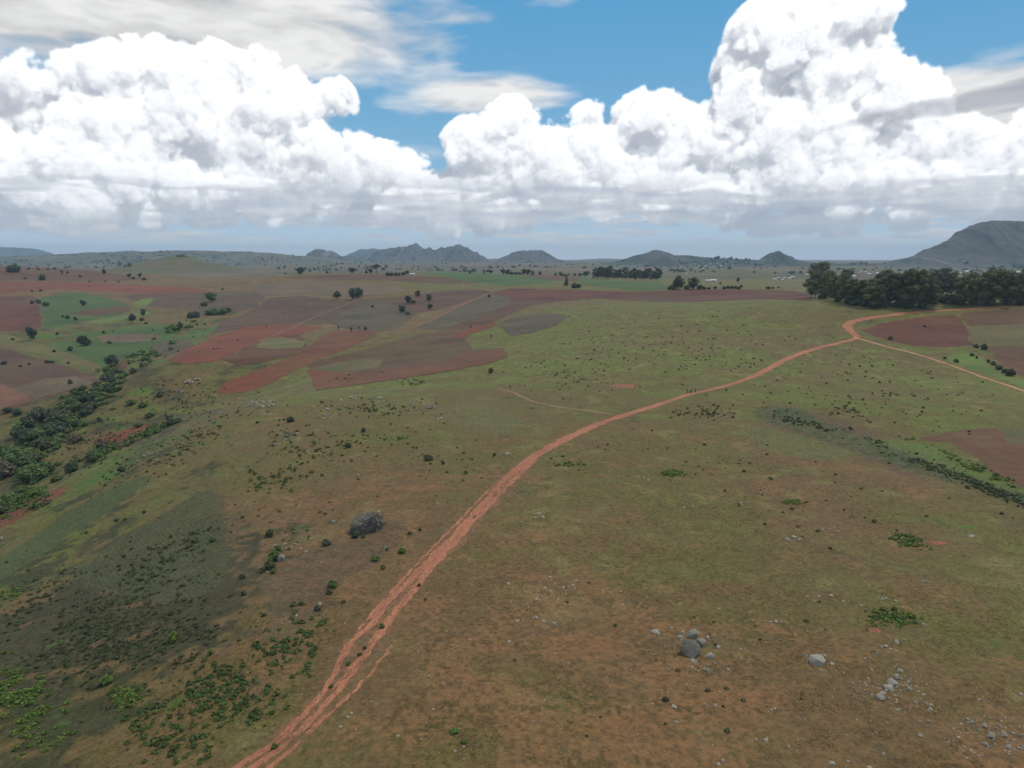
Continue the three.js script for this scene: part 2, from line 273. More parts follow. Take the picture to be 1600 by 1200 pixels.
// ---------------------------------------------------------------- ground cover: where it is green, bare, weedy or lush
const ZONES = [ // pixel, reach in metres, green, bare, weeds, lush
  [900, 1120, 28, .15, .75, 0, 0], [700, 1080, 22, .2, .7, 0, 0], [1050, 1010, 22, .25, .6, 0, 0], [1150, 1120, 18, .2, .7, 0, 0], [600, 1160, 16, .35, .55, 0, 0], [1350, 1140, 20, .35, .5, .1, 0], [1560, 1150, 18, .3, .5, .2, 0],
  [1400, 1000, 24, .5, .35, 0, 0], [1500, 930, 26, .8, .15, 0, .1], [1420, 860, 30, .6, .3, 0, 0], [1560, 820, 36, .8, .1, 0, .15], [1250, 870, 30, .45, .4, 0, 0], [1100, 850, 34, .45, .4, 0, 0], [950, 820, 30, .4, .45, 0, 0], [850, 900, 26, .35, .55, 0, 0],
  [1000, 720, 46, .5, .35, 0, 0], [1200, 750, 46, .5, .35, 0, 0], [1350, 760, 40, .45, .4, 0, 0], [1150, 640, 60, .85, .1, 0, .1], [1350, 600, 70, .9, .05, 0, .15], [1480, 640, 60, .9, .05, 0, .1], [900, 620, 60, .6, .25, .1, 0], [1000, 560, 80, .85, .1, 0, .1], [1000, 500, 110, .9, .05, 0, .15], [1200, 500, 110, .75, .05, .15, 0], [850, 560, 70, .9, .05, 0, .2], [760, 600, 60, .9, .05, 0, .2],
  [600, 620, 46, .8, .1, 0, .15], [450, 600, 50, .85, 0, 0, .25], [700, 660, 40, .6, .35, 0, 0], [600, 760, 30, .35, .5, 0, .05], [700, 820, 26, .3, .5, 0, 0], [560, 850, 18, .1, .6, .15, 0], [460, 880, 18, .15, .5, .25, 0], [460, 740, 30, .55, .3, 0, .3], [550, 660, 34, .5, .35, .05, .1], [420, 670, 34, .7, .2, 0, .3],
  [340, 900, 20, .4, .05, .65, 0], [250, 880, 30, .45, 0, .7, 0], [200, 1000, 26, .25, 0, 1.0, 0], [100, 960, 26, .35, 0, .9, 0], [40, 1040, 22, .3, 0, .9, .1], [180, 1120, 16, .4, 0, .7, .3], [300, 1000, 16, .4, .1, .6, 0], [330, 960, 14, .4, .1, .6, 0], [120, 1060, 16, .3, 0, .9, 0], [40, 1120, 12, .5, 0, .4, .8], [350, 1090, 14, .5, .35, .1, .3], [430, 1020, 16, .4, .45, .1, .1], [300, 1170, 12, .4, .3, .2, .2], [500, 980, 16, .35, .5, 0, .1],
  [100, 850, 40, .8, 0, .45, .1], [220, 790, 34, .7, 0, .5, .1], [330, 740, 30, .5, .25, .2, .1], [130, 740, 44, .7, .1, .4, .6], [60, 690, 50, .7, .1, .5, .5], [250, 640, 54, .75, .1, .45, .3], [350, 590, 60, .7, .2, .35, .2], [200, 600, 60, .75, 0, .5, .4], [150, 500, 120, .8, 0, .4, .7], [300, 500, 120, .7, .1, .35, .4], [60, 480, 140, .5, .25, .3, .3], [40, 620, 70, .6, .1, .5, .3], [120, 560, 80, .7, .05, .3, .6], [200, 450, 160, .1, .7, .3, 0], [450, 450, 200, .2, .6, .3, 0], [400, 490, 120, .25, .6, .3, 0], [600, 480, 140, .3, .6, .1, 0], [330, 470, 140, .2, .7, .1, .1], [700, 440, 220, .8, .15, 0, .1], [100, 425, 200, .3, .5, .25, 0], [950, 440, 240, .8, .1, 0, .15], [1200, 445, 260, .7, .3, 0, 0], [1450, 480, 100, .8, .0, .2, 0],
];
const ZC = 10, ZX0 = -1000, ZZ0 = -1400, ZNX = 201, ZNZ = 161, zone = new Float32Array(ZNX * ZNZ * 4);
{ const zs = ZONES.map(([px, py, r, ...v]) => { const p = at(px, py); return p && [p.x, p.z, r, v]; }).filter(Boolean);
  for (let j = 0; j < ZNZ; j++) for (let i = 0; i < ZNX; i++) {
    const x = ZX0 + i * ZC, z = ZZ0 + j * ZC; let W = 0.004; const a = [0.6 * W, 0.2 * W, 0.08 * W, 0.05 * W];
    for (const [zx, zz, r, v] of zs) { const q = ((x - zx) ** 2 + (z - zz) ** 2) / (r * r), w = 1 / (0.15 + q * q * q) - 0.00005; if (w > 0) { W += w; for (let k = 0; k < 4; k++) a[k] += w * v[k]; } }
    for (let k = 0; k < 4; k++) zone[(j * ZNX + i) * 4 + k] = a[k] / W;
  } }
const zo = [0, 0, 0, 0];
function zoneAt(x, z) {
  const u = clamp((x - ZX0) / ZC, 0, ZNX - 1.001), v = clamp((z - ZZ0) / ZC, 0, ZNZ - 1.001), i = u | 0, j = v | 0, fx = u - i, fz = v - j, n = (j * ZNX + i) * 4, m = n + ZNX * 4;
  for (let k = 0; k < 4; k++) { const a = zone[n + k] + (zone[n + 4 + k] - zone[n + k]) * fx, b = zone[m + k] + (zone[m + 4 + k] - zone[m + k]) * fx; zo[k] = a + (b - a) * fz; }
}
const COL = { brown: [0.132, 0.078, 0.028], straw: [0.185, 0.141, 0.049], olive: [0.110, 0.087, 0.021], green: [0.108, 0.114, 0.017], bare: [0.200, 0.092, 0.036], weeds: [0.036, 0.036, 0.011], lush: [0.060, 0.116, 0.011], dark: [0.068, 0.048, 0.021] };
const gc = [0, 0, 0];
// cultivated and weedy patches that grade into the turf
const PAINT = [];
function paint(colA, colB, rowAngle, rowStep, strength, px) {
  const P = []; for (let i = 0; i < px.length; i++) { const a = px[i], b = px[(i + 1) % px.length]; for (let k = 0; k < 4; k++) { const p = at(mix(a[0], b[0], k / 4), mix(a[1], b[1], k / 4)); if (p) P.push([p.x, p.z]); } }
  let x0 = 1e9, x1 = -1e9, z0 = 1e9, z1 = -1e9; for (const [x, z] of P) { x0 = Math.min(x0, x); x1 = Math.max(x1, x); z0 = Math.min(z0, z); z1 = Math.max(z1, z); } x0 -= 5; z0 -= 5; x1 += 5; z1 += 5;
  const c = 0.75, W = Math.ceil((x1 - x0) / c), H = Math.ceil((z1 - z0) / c); let m = new Float32Array(W * H);
  for (let j = 0; j < H; j++) { const z = z0 + j * c, xs = []; for (let i = 0; i < P.length; i++) { const a = P[i], b = P[(i + 1) % P.length]; if ((a[1] > z) !== (b[1] > z)) xs.push(a[0] + (b[0] - a[0]) * (z - a[1]) / (b[1] - a[1])); } xs.sort((a, b) => a - b); for (let k = 0; k + 1 < xs.length; k += 2) for (let i = Math.max(0, Math.ceil((xs[k] - x0) / c)); i < W && x0 + i * c < xs[k + 1]; i++) m[j * W + i] = 1; }
  for (let pass = 0; pass < 2; pass++) for (const [sx, sz] of [[1, 0], [0, 1]]) { const o = new Float32Array(W * H); for (let j = 0; j < H; j++) for (let i = 0; i < W; i++) { let s = 0; for (let q = -2; q <= 2; q++) { const a = clamp(i + q * sx, 0, W - 1), b = clamp(j + q * sz, 0, H - 1); s += m[b * W + a]; } o[j * W + i] = s / 5; } m = o; }
  PAINT.push({ x0, z0, x1, z1, c, W, H, m, colA, colB, ca: Math.cos(rowAngle), sa: Math.sin(rowAngle), rowStep, strength });
}
function painted(x, z, n1, n2) {
  for (const p of PAINT) {
    if (x < p.x0 || x > p.x1 - 1 || z < p.z0 || z > p.z1 - 1) continue;
    const u = (x - p.x0) / p.c, v = (z - p.z0) / p.c, i = Math.min(u | 0, p.W - 2), j = Math.min(v | 0, p.H - 2), fx = u - i, fz = v - j, n = j * p.W + i, a = p.m[n] + (p.m[n + 1] - p.m[n]) * fx, b = p.m[n + p.W] + (p.m[n + p.W + 1] - p.m[n + p.W]) * fx, m = a + (b - a) * fz; if (m <= 0.02) continue;
    const t = sstep(0.34, 0.72, m + (n1 - 0.5) * 0.5 + (n2 - 0.5) * 0.35) * p.strength; if (t <= 0) continue;
    const r = p.rowStep ? 0.5 + 0.5 * Math.cos(((z * p.ca - x * p.sa) / p.rowStep + (n1 - 0.5) * 0.5) * 6.2832) : n2, q = sstep(0.3, 0.7, r * 0.6 + n2 * 0.4);
    for (let k = 0; k < 3; k++) gc[k] += (mix(p.colA[k], p.colB[k], q) - gc[k]) * t;
  }
}
paint([0.048, 0.057, 0.017], [0.084, 0.075, 0.028], 0.5, 0, 0.95, [[1172, 644], [1190, 635], [1225, 634], [1265, 644], [1310, 660], [1352, 680], [1400, 693], [1470, 718], [1540, 746], [1660, 790], [1660, 812], [1540, 770], [1460, 747], [1390, 728], [1330, 706], [1250, 676], [1190, 656]]);
paint([0.132, 0.067, 0.031], [0.088, 0.059, 0.028], 0.5, 1.3, 0.85, [[1252, 641], [1285, 646], [1330, 658], [1390, 683], [1345, 681], [1290, 662]]);
paint([0.132, 0.066, 0.032], [0.088, 0.057, 0.027], 0.5, 0, 0.7, [[1180, 655], [1260, 678], [1340, 706], [1440, 745], [1500, 765], [1440, 752], [1350, 722], [1290, 700], [1200, 668]]);
paint([0.132, 0.126, 0.031], [0.084, 0.075, 0.026], 0.9, 1.5, 0.9, [[1172, 664], [1200, 666], [1260, 684], [1340, 708], [1300, 718], [1240, 716], [1185, 700], [1165, 680]]);
paint([0.084, 0.130, 0.017], [0.096, 0.107, 0.026], 0.5, 0, 0.9, [[1352, 689], [1400, 687], [1460, 696], [1500, 714], [1545, 738], [1620, 775], [1560, 764], [1500, 740], [1440, 716], [1395, 702]]);
paint([0.051, 0.067, 0.019], [0.068, 0.083, 0.022], -0.9, 1.4, 0.9, [[-40, 900], [0, 872], [60, 830], [110, 795], [160, 768], [215, 745], [240, 742], [225, 760], [170, 797], [110, 835], [50, 878], [0, 905], [-40, 930]]);
paint([0.050, 0.058, 0.018], [0.072, 0.066, 0.026], 0.9, 0.8, 0.85, [[100, 900], [190, 840], [260, 800], [318, 765], [340, 760], [356, 790], [368, 850], [355, 900], [300, 945], [240, 940], [160, 930]]);
paint([0.136, 0.118, 0.037], [0.096, 0.081, 0.031], 0.35, 1.6, 0.75, [[670, 640], [735, 629], [785, 637], [815, 655], [800, 680], [745, 672], [695, 660]]);
paint([0.053, 0.057, 0.022], [0.076, 0.068, 0.030], 0.7, 0, 0.85, [[222, 1165], [228, 1120], [255, 1098], [264, 1125], [248, 1170], [215, 1215], [180, 1215]]);
paint([0.120, 0.067, 0.032], [0.096, 0.063, 0.030], 0.7, 0, 0.75, [[440, 880], [500, 850], [545, 850], [600, 800], [640, 830], [600, 880], [540, 900], [470, 990], [430, 960], [400, 900]]);
paint([0.152, 0.079, 0.037], [0.100, 0.068, 0.031], 0.7, 0, 0.85, [[366, 905], [358, 870], [356, 830], [344, 785], [318, 742], [300, 724], [312, 720], [334, 742], [362, 785], [374, 830], [378, 870], [392, 905]]);
paint([0.144, 0.077, 0.035], [0.096, 0.068, 0.031], 0.7, 0, 0.85, [[440, 955], [400, 985], [330, 1020], [270, 1060], [220, 1120], [235, 1122], [290, 1065], [350, 1025], [420, 992], [455, 965]]);
paint([0.205, 0.094, 0.046], [0.135, 0.080, 0.036], 0.7, 0, 0.8, [[345, 1215], [430, 1150], [490, 1085], [515, 1045], [540, 1000], [575, 965], [600, 935], [640, 895], [690, 845], [750, 780], [790, 738], [830, 708], [848, 716], [812, 752], [775, 795], [715, 860], [672, 905], [640, 945], [612, 985], [580, 1035], [545, 1085], [480, 1150], [410, 1215]]);
function toward(k, t) { if (t <= 0) return; const c = COL[k]; if (t > 1) t = 1; gc[0] += (c[0] - gc[0]) * t; gc[1] += (c[1] - gc[1]) * t; gc[2] += (c[2] - gc[2]) * t; }
function groundColor(x, z, fine) {
  zoneAt(x, z); const wx = x + 9 * (vn(x / 21, z / 21) - 0.5), wz = z + 9 * (vn(x / 21 + 50, z / 21) - 0.5);
  const a = vn(wx / 34 + 3, wz / 34), b = vn(wx / 11, wz / 11 + 8), c = vn(wx / 4.2 + 1, wz / 4.2), d = vn(x / 1.7, z / 1.7 + 3), e = fine ? vn(x / 0.55, z / 0.55) : 0.5, f = fine ? vn(x / 0.21 + 9, z / 0.21) : 0.5, h = fine ? vn(x / 0.9 + 40, z / 0.9) : 0.5;
  gc[0] = COL.brown[0]; gc[1] = COL.brown[1]; gc[2] = COL.brown[2];
  const p = a * 0.34 + b * 0.30 + c * 0.2 + d * 0.16;
  toward('olive', sstep(0.30, 0.62, p + (zo[0] - 0.5) * 0.7));
  toward('green', sstep(0.58, 0.86, b * 0.4 + c * 0.25 + a * 0.2 + d * 0.15 + (zo[0] - 0.5) * 0.8 - 0.06));
  toward('straw', sstep(0.56, 0.8, c * 0.4 + d * 0.3 + vn(wx / 7 + 70, wz / 7) * 0.3) * 0.6);
  toward('weeds', sstep(0.42, 0.62, vn(wx / 9 + 20, wz / 9) * 0.4 + c * 0.25 + d * 0.35 + (zo[2] - 0.48) * 0.65) * 0.88);
  toward('lush', sstep(0.60, 0.74, vn(wx / 6 + 33, wz / 6) * 0.42 + b * 0.22 + d * 0.22 + h * 0.14 + (zo[3] - 0.4) * 0.42) * 0.9);
  toward('bare', sstep(0.50, 0.74, vn(wx / 5.3 + 11, wz / 5.3 + 31) * 0.34 + vn(wx / 17, wz / 17 + 90) * 0.22 + d * 0.22 + e * 0.22 + (zo[1] - 0.5) * 0.34) * 0.64);
  toward('dark', sstep(0.66, 0.8, d * 0.4 + e * 0.3 + vn(x / 2.7 + 8, z / 2.7) * 0.3) * 0.6);
  if (fine) painted(x, z, c, d);
  const m = fine ? 0.52 + 0.48 * e + 0.48 * f : 0.62 + 0.40 * d + 0.36 * vn(x / 0.8 + 5, z / 1.1); gc[0] *= m; gc[1] *= m; gc[2] *= m;
  return gc;
}
function bakedMap(x0, z0, w, h, W, H, fn) {                      // colour of the ground over a rectangle of the world, as 8-bit sRGB
  const px = new Uint8Array(W * H * 4), S = new Uint8Array(4097); for (let i = 0; i < 4097; i++) { const v = i / 4096; S[i] = Math.round(255 * (v <= 0.0031308 ? v * 12.92 : 1.055 * Math.pow(v, 1 / 2.4) - 0.055)); }
  for (let j = 0, o = 0; j < H; j++) { const z = z0 + (j + 0.5) / H * h; for (let i = 0; i < W; i++, o += 4) { const c = fn(x0 + (i + 0.5) / W * w, z); px[o] = S[clamp(c[0]) * 4096 | 0]; px[o + 1] = S[clamp(c[1]) * 4096 | 0]; px[o + 2] = S[clamp(c[2]) * 4096 | 0]; px[o + 3] = 255; } }
  const t = new THREE.DataTexture(px, W, H, THREE.RGBAFormat, THREE.UnsignedByteType); t.colorSpace = THREE.SRGBColorSpace; t.magFilter = THREE.LinearFilter; t.minFilter = THREE.LinearMipmapLinearFilter; t.wrapS = t.wrapT = THREE.ClampToEdgeWrapping; t.needsUpdate = true; return t;
}
function greyMap(W, H, fn) { const px = new Uint8Array(W * H * 4); for (let j = 0, o = 0; j < H; j++) for (let i = 0; i < W; i++, o += 4) { const v = clamp(fn(i / W, j / H)) * 255; px[o] = px[o + 1] = px[o + 2] = v; px[o + 3] = 255; } const t = new THREE.DataTexture(px, W, H); t.magFilter = THREE.LinearFilter; t.wrapS = t.wrapT = THREE.RepeatWrapping; t.needsUpdate = true; return t; }
const tuftBump = greyMap(1024, 1024, (u, v) => { const q = (n, o) => { const x = u * n, y = v * n, xi = Math.floor(x), yi = Math.floor(y), fx = x - xi, fy = y - yi, g = (i, j) => LAT[(((j + n) % n + o) & 255) * 256 + (((i + n) % n + o * 3) & 255)], s = t => t * t * (3 - 2 * t); return mix(mix(g(xi, yi), g(xi + 1, yi), s(fx)), mix(g(xi, yi + 1), g(xi + 1, yi + 1), s(fx)), s(fy)); }; return 0.3 * q(24, 1) + 0.3 * q(60, 2) + 0.4 * q(128, 3); });
function bumpRep(a, b) { const t = tuftBump.clone(); t.repeat.set(a, b); t.needsUpdate = true; return t; }
// the ridge in four sheets, the slopes round it in two, the plain in one
for (let b = 0; b < 2; b++) for (let a = 0; a < 2; a++) {
  const i0 = a * 160, j0 = b * 128, nj = b ? 127 : 128, map = bakedMap(G1.x0 + i0, G1.z0 + j0, 160, nj, b ? 1792 : 1536, b ? 1408 : 1088, (x, z) => groundColor(x, z, true));
  add(new THREE.Mesh(G1.mesh(i0, j0, 160, nj), new THREE.MeshStandardMaterial({ map, roughness: 1, bumpMap: bumpRep(160 / 12, nj / 12), bumpScale: 0.12 })), 'grassy_ridge', 'open ridge of short brown and green grass with bare red earth', null, null, 'structure');
}
for (let a = 0; a < 2; a++) {
  const map = bakedMap(G2.x0 + a * 1000, G2.z0, 1000, 1600, 2048, 2048, (x, z) => groundColor(x, z, false));
  add(new THREE.Mesh(G2.mesh(a * 200, 0, 200, 320), new THREE.MeshStandardMaterial({ map, roughness: 1 })), 'hillside', 'rolling farmed hillsides and valley round the grassy ridge', null, null, 'structure');
}
const farCol = [0, 0, 0];
{ const map = bakedMap(G3.x0, G3.z0, 18000, 13000, 2048, 2048, (x, z) => {
    const p = vn(x / 170 + 3, z / 260), q = vn(x / 90 + 30, z / 130), r = fbm(x / 700, z / 700, 3), t = sstep(0.45, 0.6, p * 0.6 + q * 0.4), g = sstep(0.5, 0.75, q), w = sstep(0.6, 0.72, vn(x / 60 + 9, z / 60) * 0.5 + r * 0.5);
    for (let k = 0; k < 3; k++) { let v = mix(COL.olive[k] * 0.8, [0.15, 0.085, 0.058][k], t); v = mix(v, COL.green[k] * 0.75, g * 0.6); farCol[k] = mix(v, [0.035, 0.045, 0.022][k], w * 0.8); } return farCol; });
  add(new THREE.Mesh(G3.mesh(0, 0, 180, 130), new THREE.MeshStandardMaterial({ map, roughness: 1 })), 'plain', 'wide far plain of fields and scrub reaching the horizon', null, null, 'structure'); }

// ---------------------------------------------------------------- hills and granite mountains: crest line in pixels, distance, depth of the foot
function rockColor(x, y, z, s, veg) {
  const st = vn(x / (11 * s) + 3, y / (60 * s)), n = fbm(x / (60 * s), (z + y * 1.7) / (60 * s), 4), g = sstep(veg, veg + 0.16, n + (st - 0.5) * 0.2), k = 0.72 + 0.5 * st;
  const w = sstep(0.62, 0.74, vn(x / (7 * s) + 9, y / (45 * s) + 3) * 0.6 + n * 0.4) * (1 - g); return [mix(0.066 * k, 0.026, g) + w * 0.09, mix(0.061 * k, 0.034, g) + w * 0.085, mix(0.058 * k, 0.018, g) + w * 0.08];
}
function mountain(name, label, prof, D, foot, { veg = 0.45, rough = 1, steep = 1.6, cells = 150, tint } = {}) {
  const P = prof.map(([px, py]) => { const d = rayDir(px, py); return [D * d[0] / -d[2], CAM_Y + D * d[1] / -d[2]]; }), x0 = P[0][0], x1 = P[P.length - 1][0], zc = -D;
  const crest = x => { let i = 0; while (i < P.length - 2 && x > P[i + 1][0]) i++; const t = clamp((x - P[i][0]) / (P[i + 1][0] - P[i][0])); const y = mix(P[i][1], P[i + 1][1], t * 0.5 + t * t * (3 - 2 * t) * 0.5), j = Math.min(1, (y - 20) / 60); return y + (1 - Math.abs(2 * fbm(x / (40 * D / 3000) + D, 3, 4) - 1) - 0.7) * 16 * (D / 3000) * rough * clamp(j); };
  const s = D / 3000, W = x1 - x0, nz = Math.round(cells * 0.7), H = (x, z) => {
    if (x <= x0 || x >= x1) return -99; const base = plain(x, z) - 5 * s, top = crest(x); if (top < base + 1) return -99;
    const sk = (fbm(x / (W * 0.13), 7, 2) - 0.5) * foot * 0.5, v = (z - zc - sk) / foot, a = Math.abs(v); if (a >= 1) return -99;
    const tal = Math.pow(1 - a, 1.5) * 0.42, cliff = 1 - sstep(0.05, 0.62, Math.pow(a, 0.9)), q = mix(1 - a * a * (3 - 2 * a), tal + cliff * 0.58, clamp(steep - 1));
    const n = (0.5 - Math.abs(2 * fbm(x / (110 * s) + 4, z / (150 * s), 4) - 1)) * 0.34 + (vn(x / (26 * s), z / (26 * s)) - 0.5) * 0.10;
    return base + (top - base) * Math.max(0, q + n * rough * Math.min(1, a * 3.5) * (1 - a));
  };
  const pos = [], col = [], idx = [], w = cells + 1;
  for (let j = 0; j <= nz; j++) for (let i = 0; i <= cells; i++) { const x = x0 + W * (0.0005 + 0.999 * i / cells), z = zc + foot * 1.25 * (j / nz * 2 - 1); let y = H(x, z); if (y < -90) y = plain(x, z) - 14 * s; pos.push(x, y, z); const c = tint ? tint(x, y, z) : rockColor(x, y, z, s, veg); col.push(...c); if (i < cells && j < nz) { const n = j * w + i; idx.push(n, n + w, n + 1, n + 1, n + w, n + w + 1); } }
  const g = new THREE.BufferGeometry(); g.setAttribute('position', new THREE.Float32BufferAttribute(pos, 3)); g.setAttribute('color', new THREE.Float32BufferAttribute(col, 3)); g.setIndex(idx); g.computeVertexNormals();
  mounts.push((x, z) => Math.abs(z - zc) > foot * 1.3 ? -99 : H(x, z));
  return add(new THREE.Mesh(g, new THREE.MeshStandardMaterial({ vertexColors: true, roughness: 1 })), name, label, null, null, 'structure');
}
const farm = (x, y, z) => { const p = vn(x / 60 + 3, z / 110), q = vn(x / 33 + 9, z / 44), t = sstep(0.5, 0.62, p * 0.6 + q * 0.4), w = sstep(0.58, 0.7, vn(x / 24, z / 30 + 7)); return [mix(mix(0.07, 0.14, t), 0.03, w * 0.7), mix(mix(0.075, 0.10, t), 0.04, w * 0.7), mix(mix(0.035, 0.06, t), 0.02, w * 0.7)]; };
mountain('mountain', 'broad dark granite dome with bare streaked rock face beyond the grove', [[1380, 416], [1425, 411], [1450, 402], [1475, 390], [1500, 374], [1525, 357], [1543, 348], [1560, 345], [1600, 347], [1650, 354], [1700, 372], [1760, 396], [1820, 416]], 3000, 620, { veg: 0.5, steep: 1.95, cells: 220 });
mountain('mountain', 'green pointed hill with a village on its long shoulder', [[930, 417], [955, 411], [975, 407], [995, 398], [1008, 394], [1019, 391], [1030, 394], [1045, 398], [1060, 399], [1090, 402], [1120, 404], [1150, 405], [1190, 408], [1230, 413], [1260, 417]], 3700, 700, { veg: 0.28, steep: 1.3, rough: 0.7 });
mountain('mountain', 'small rocky knob on the skyline behind the village', [[1180, 414], [1192, 406], [1199, 399], [1207, 394], [1214, 394], [1224, 398], [1240, 404], [1262, 410], [1285, 416]], 3500, 340, { veg: 0.42, steep: 1.7, cells: 110 });
mountain('mountain', 'low dark rocky hillock just behind the grove edge', [[1285, 417], [1305, 413], [1325, 412], [1338, 409], [1348, 409], [1356, 414], [1375, 418]], 3300, 260, { veg: 0.42, steep: 1.6, cells: 90 });
mountain('mountain', 'flat topped granite mountain with pale streaked cliff', [[745, 418], [770, 410], [788, 401], [803, 395], [815, 393], [835, 392], [846, 392], [858, 398], [872, 405], [890, 410], [930, 417]], 5000, 620, { veg: 0.55, steep: 1.95 });
mountain('mountain', 'twin peaked granite massif, tallest on the middle skyline', [[570, 416], [584, 404], [588, 394], [594, 391], [615, 388], [635, 385], [643, 382], [650, 381], [660, 386], [680, 389], [692, 386], [703, 383], [716, 383], [735, 389], [752, 398], [768, 411], [780, 418]], 5500, 950, { veg: 0.52, steep: 1.9, cells: 220 });
mountain('mountain', 'square granite knob beside the twin peaked massif', [[455, 418], [474, 410], [486, 401], [491, 394], [500, 391], [512, 392], [524, 397], [533, 401], [560, 400], [590, 401], [610, 417]], 5300, 600, { veg: 0.5, steep: 1.85 });
mountain('hill', 'faint blue peak far behind the granite knob', [[535, 404], [555, 398], [570, 390], [583, 387], [592, 388], [610, 394], [640, 404]], 9300, 1200, { veg: 0.3, steep: 1.2 });
mountain('hill', 'faint blue peak farthest away over the bare brown slope', [[-60, 402], [-20, 394], [0, 391], [14, 388], [26, 390], [40, 394], [70, 402]], 9500, 1200, { veg: 0.3, steep: 1.1 });
mountain('hill', 'faint low blue rise behind the long farmed ridge', [[120, 402], [150, 397], [175, 393], [200, 393], [230, 398], [260, 404]], 9000, 1200, { veg: 0.3, steep: 1.1 });
mountain('hill', 'long hazy farmed ridge dotted with trees', [[-260, 412], [-100, 405], [0, 402], [60, 400], [120, 397], [150, 396], [200, 395], [250, 393], [290, 392], [350, 393], [400, 395], [440, 399], [480, 401], [530, 408], [580, 416]], 4600, 1500, { steep: 1.15, rough: 0.5, cells: 260, tint: farm });
mountain('hill', 'green conical hill with rocky cap', [[195, 430], [215, 421], [240, 409], [262, 402], [278, 399], [290, 399], [300, 402], [325, 409], [350, 417], [378, 427], [400, 432]], 2150, 360, { steep: 1.2, rough: 0.5, cells: 110, tint: (x, y, z) => { const n = fbm(x / 40, z / 40, 4), t = sstep(0.45, 0.6, n); return [mix(0.082, 0.115, t), mix(0.080, 0.082, t), mix(0.022, 0.036, t)]; } });
mountain('hill', 'long blue back range running behind all the granite peaks', [[-200, 408], [0, 405], [200, 404], [420, 405], [560, 404], [700, 407], [780, 404], [860, 408], [940, 404], [1010, 406], [1100, 403], [1190, 406], [1290, 408], [1380, 410], [1460, 407], [1560, 404], [1700, 407], [1900, 410]], 7400, 1200, { steep: 1.2, rough: 0.5, cells: 300, tint: farm });
mountain('hill', 'low wooded rise with farms on the middle skyline', [[860, 417], [890, 411], [930, 408], [965, 407], [1000, 409], [1040, 415]], 5200, 700, { steep: 1.1, tint: farm, rough: 0.5 });

// ---------------------------------------------------------------- sheets laid on the land, cut along its own triangles
function inPoly(P, x, z) { let c = false; for (let i = 0, j = P.length - 1; i < P.length; j = i++) if ((P[i][1] > z) !== (P[j][1] > z) && x < (P[j][0] - P[i][0]) * (z - P[i][1]) / (P[j][1] - P[i][1]) + P[i][0]) c = !c; return c; }
function clipTri(P, T) {
  let out = P;
  for (let e = 0; e < 3 && out.length; e++) {
    const [ax, az] = T[e], [bx, bz] = T[(e + 1) % 3], sd = p => (bx - ax) * (p[1] - az) - (bz - az) * (p[0] - ax), inp = out; out = [];
    for (let i = 0; i < inp.length; i++) { const p = inp[i], q = inp[(i + 1) % inp.length], a = sd(p), b = sd(q); if (a >= 0) out.push(p); if ((a >= 0) !== (b >= 0)) { const t = a / (a - b); out.push([p[0] + (q[0] - p[0]) * t, p[1] + (q[1] - p[1]) * t]); } }
  }
  return out;
}
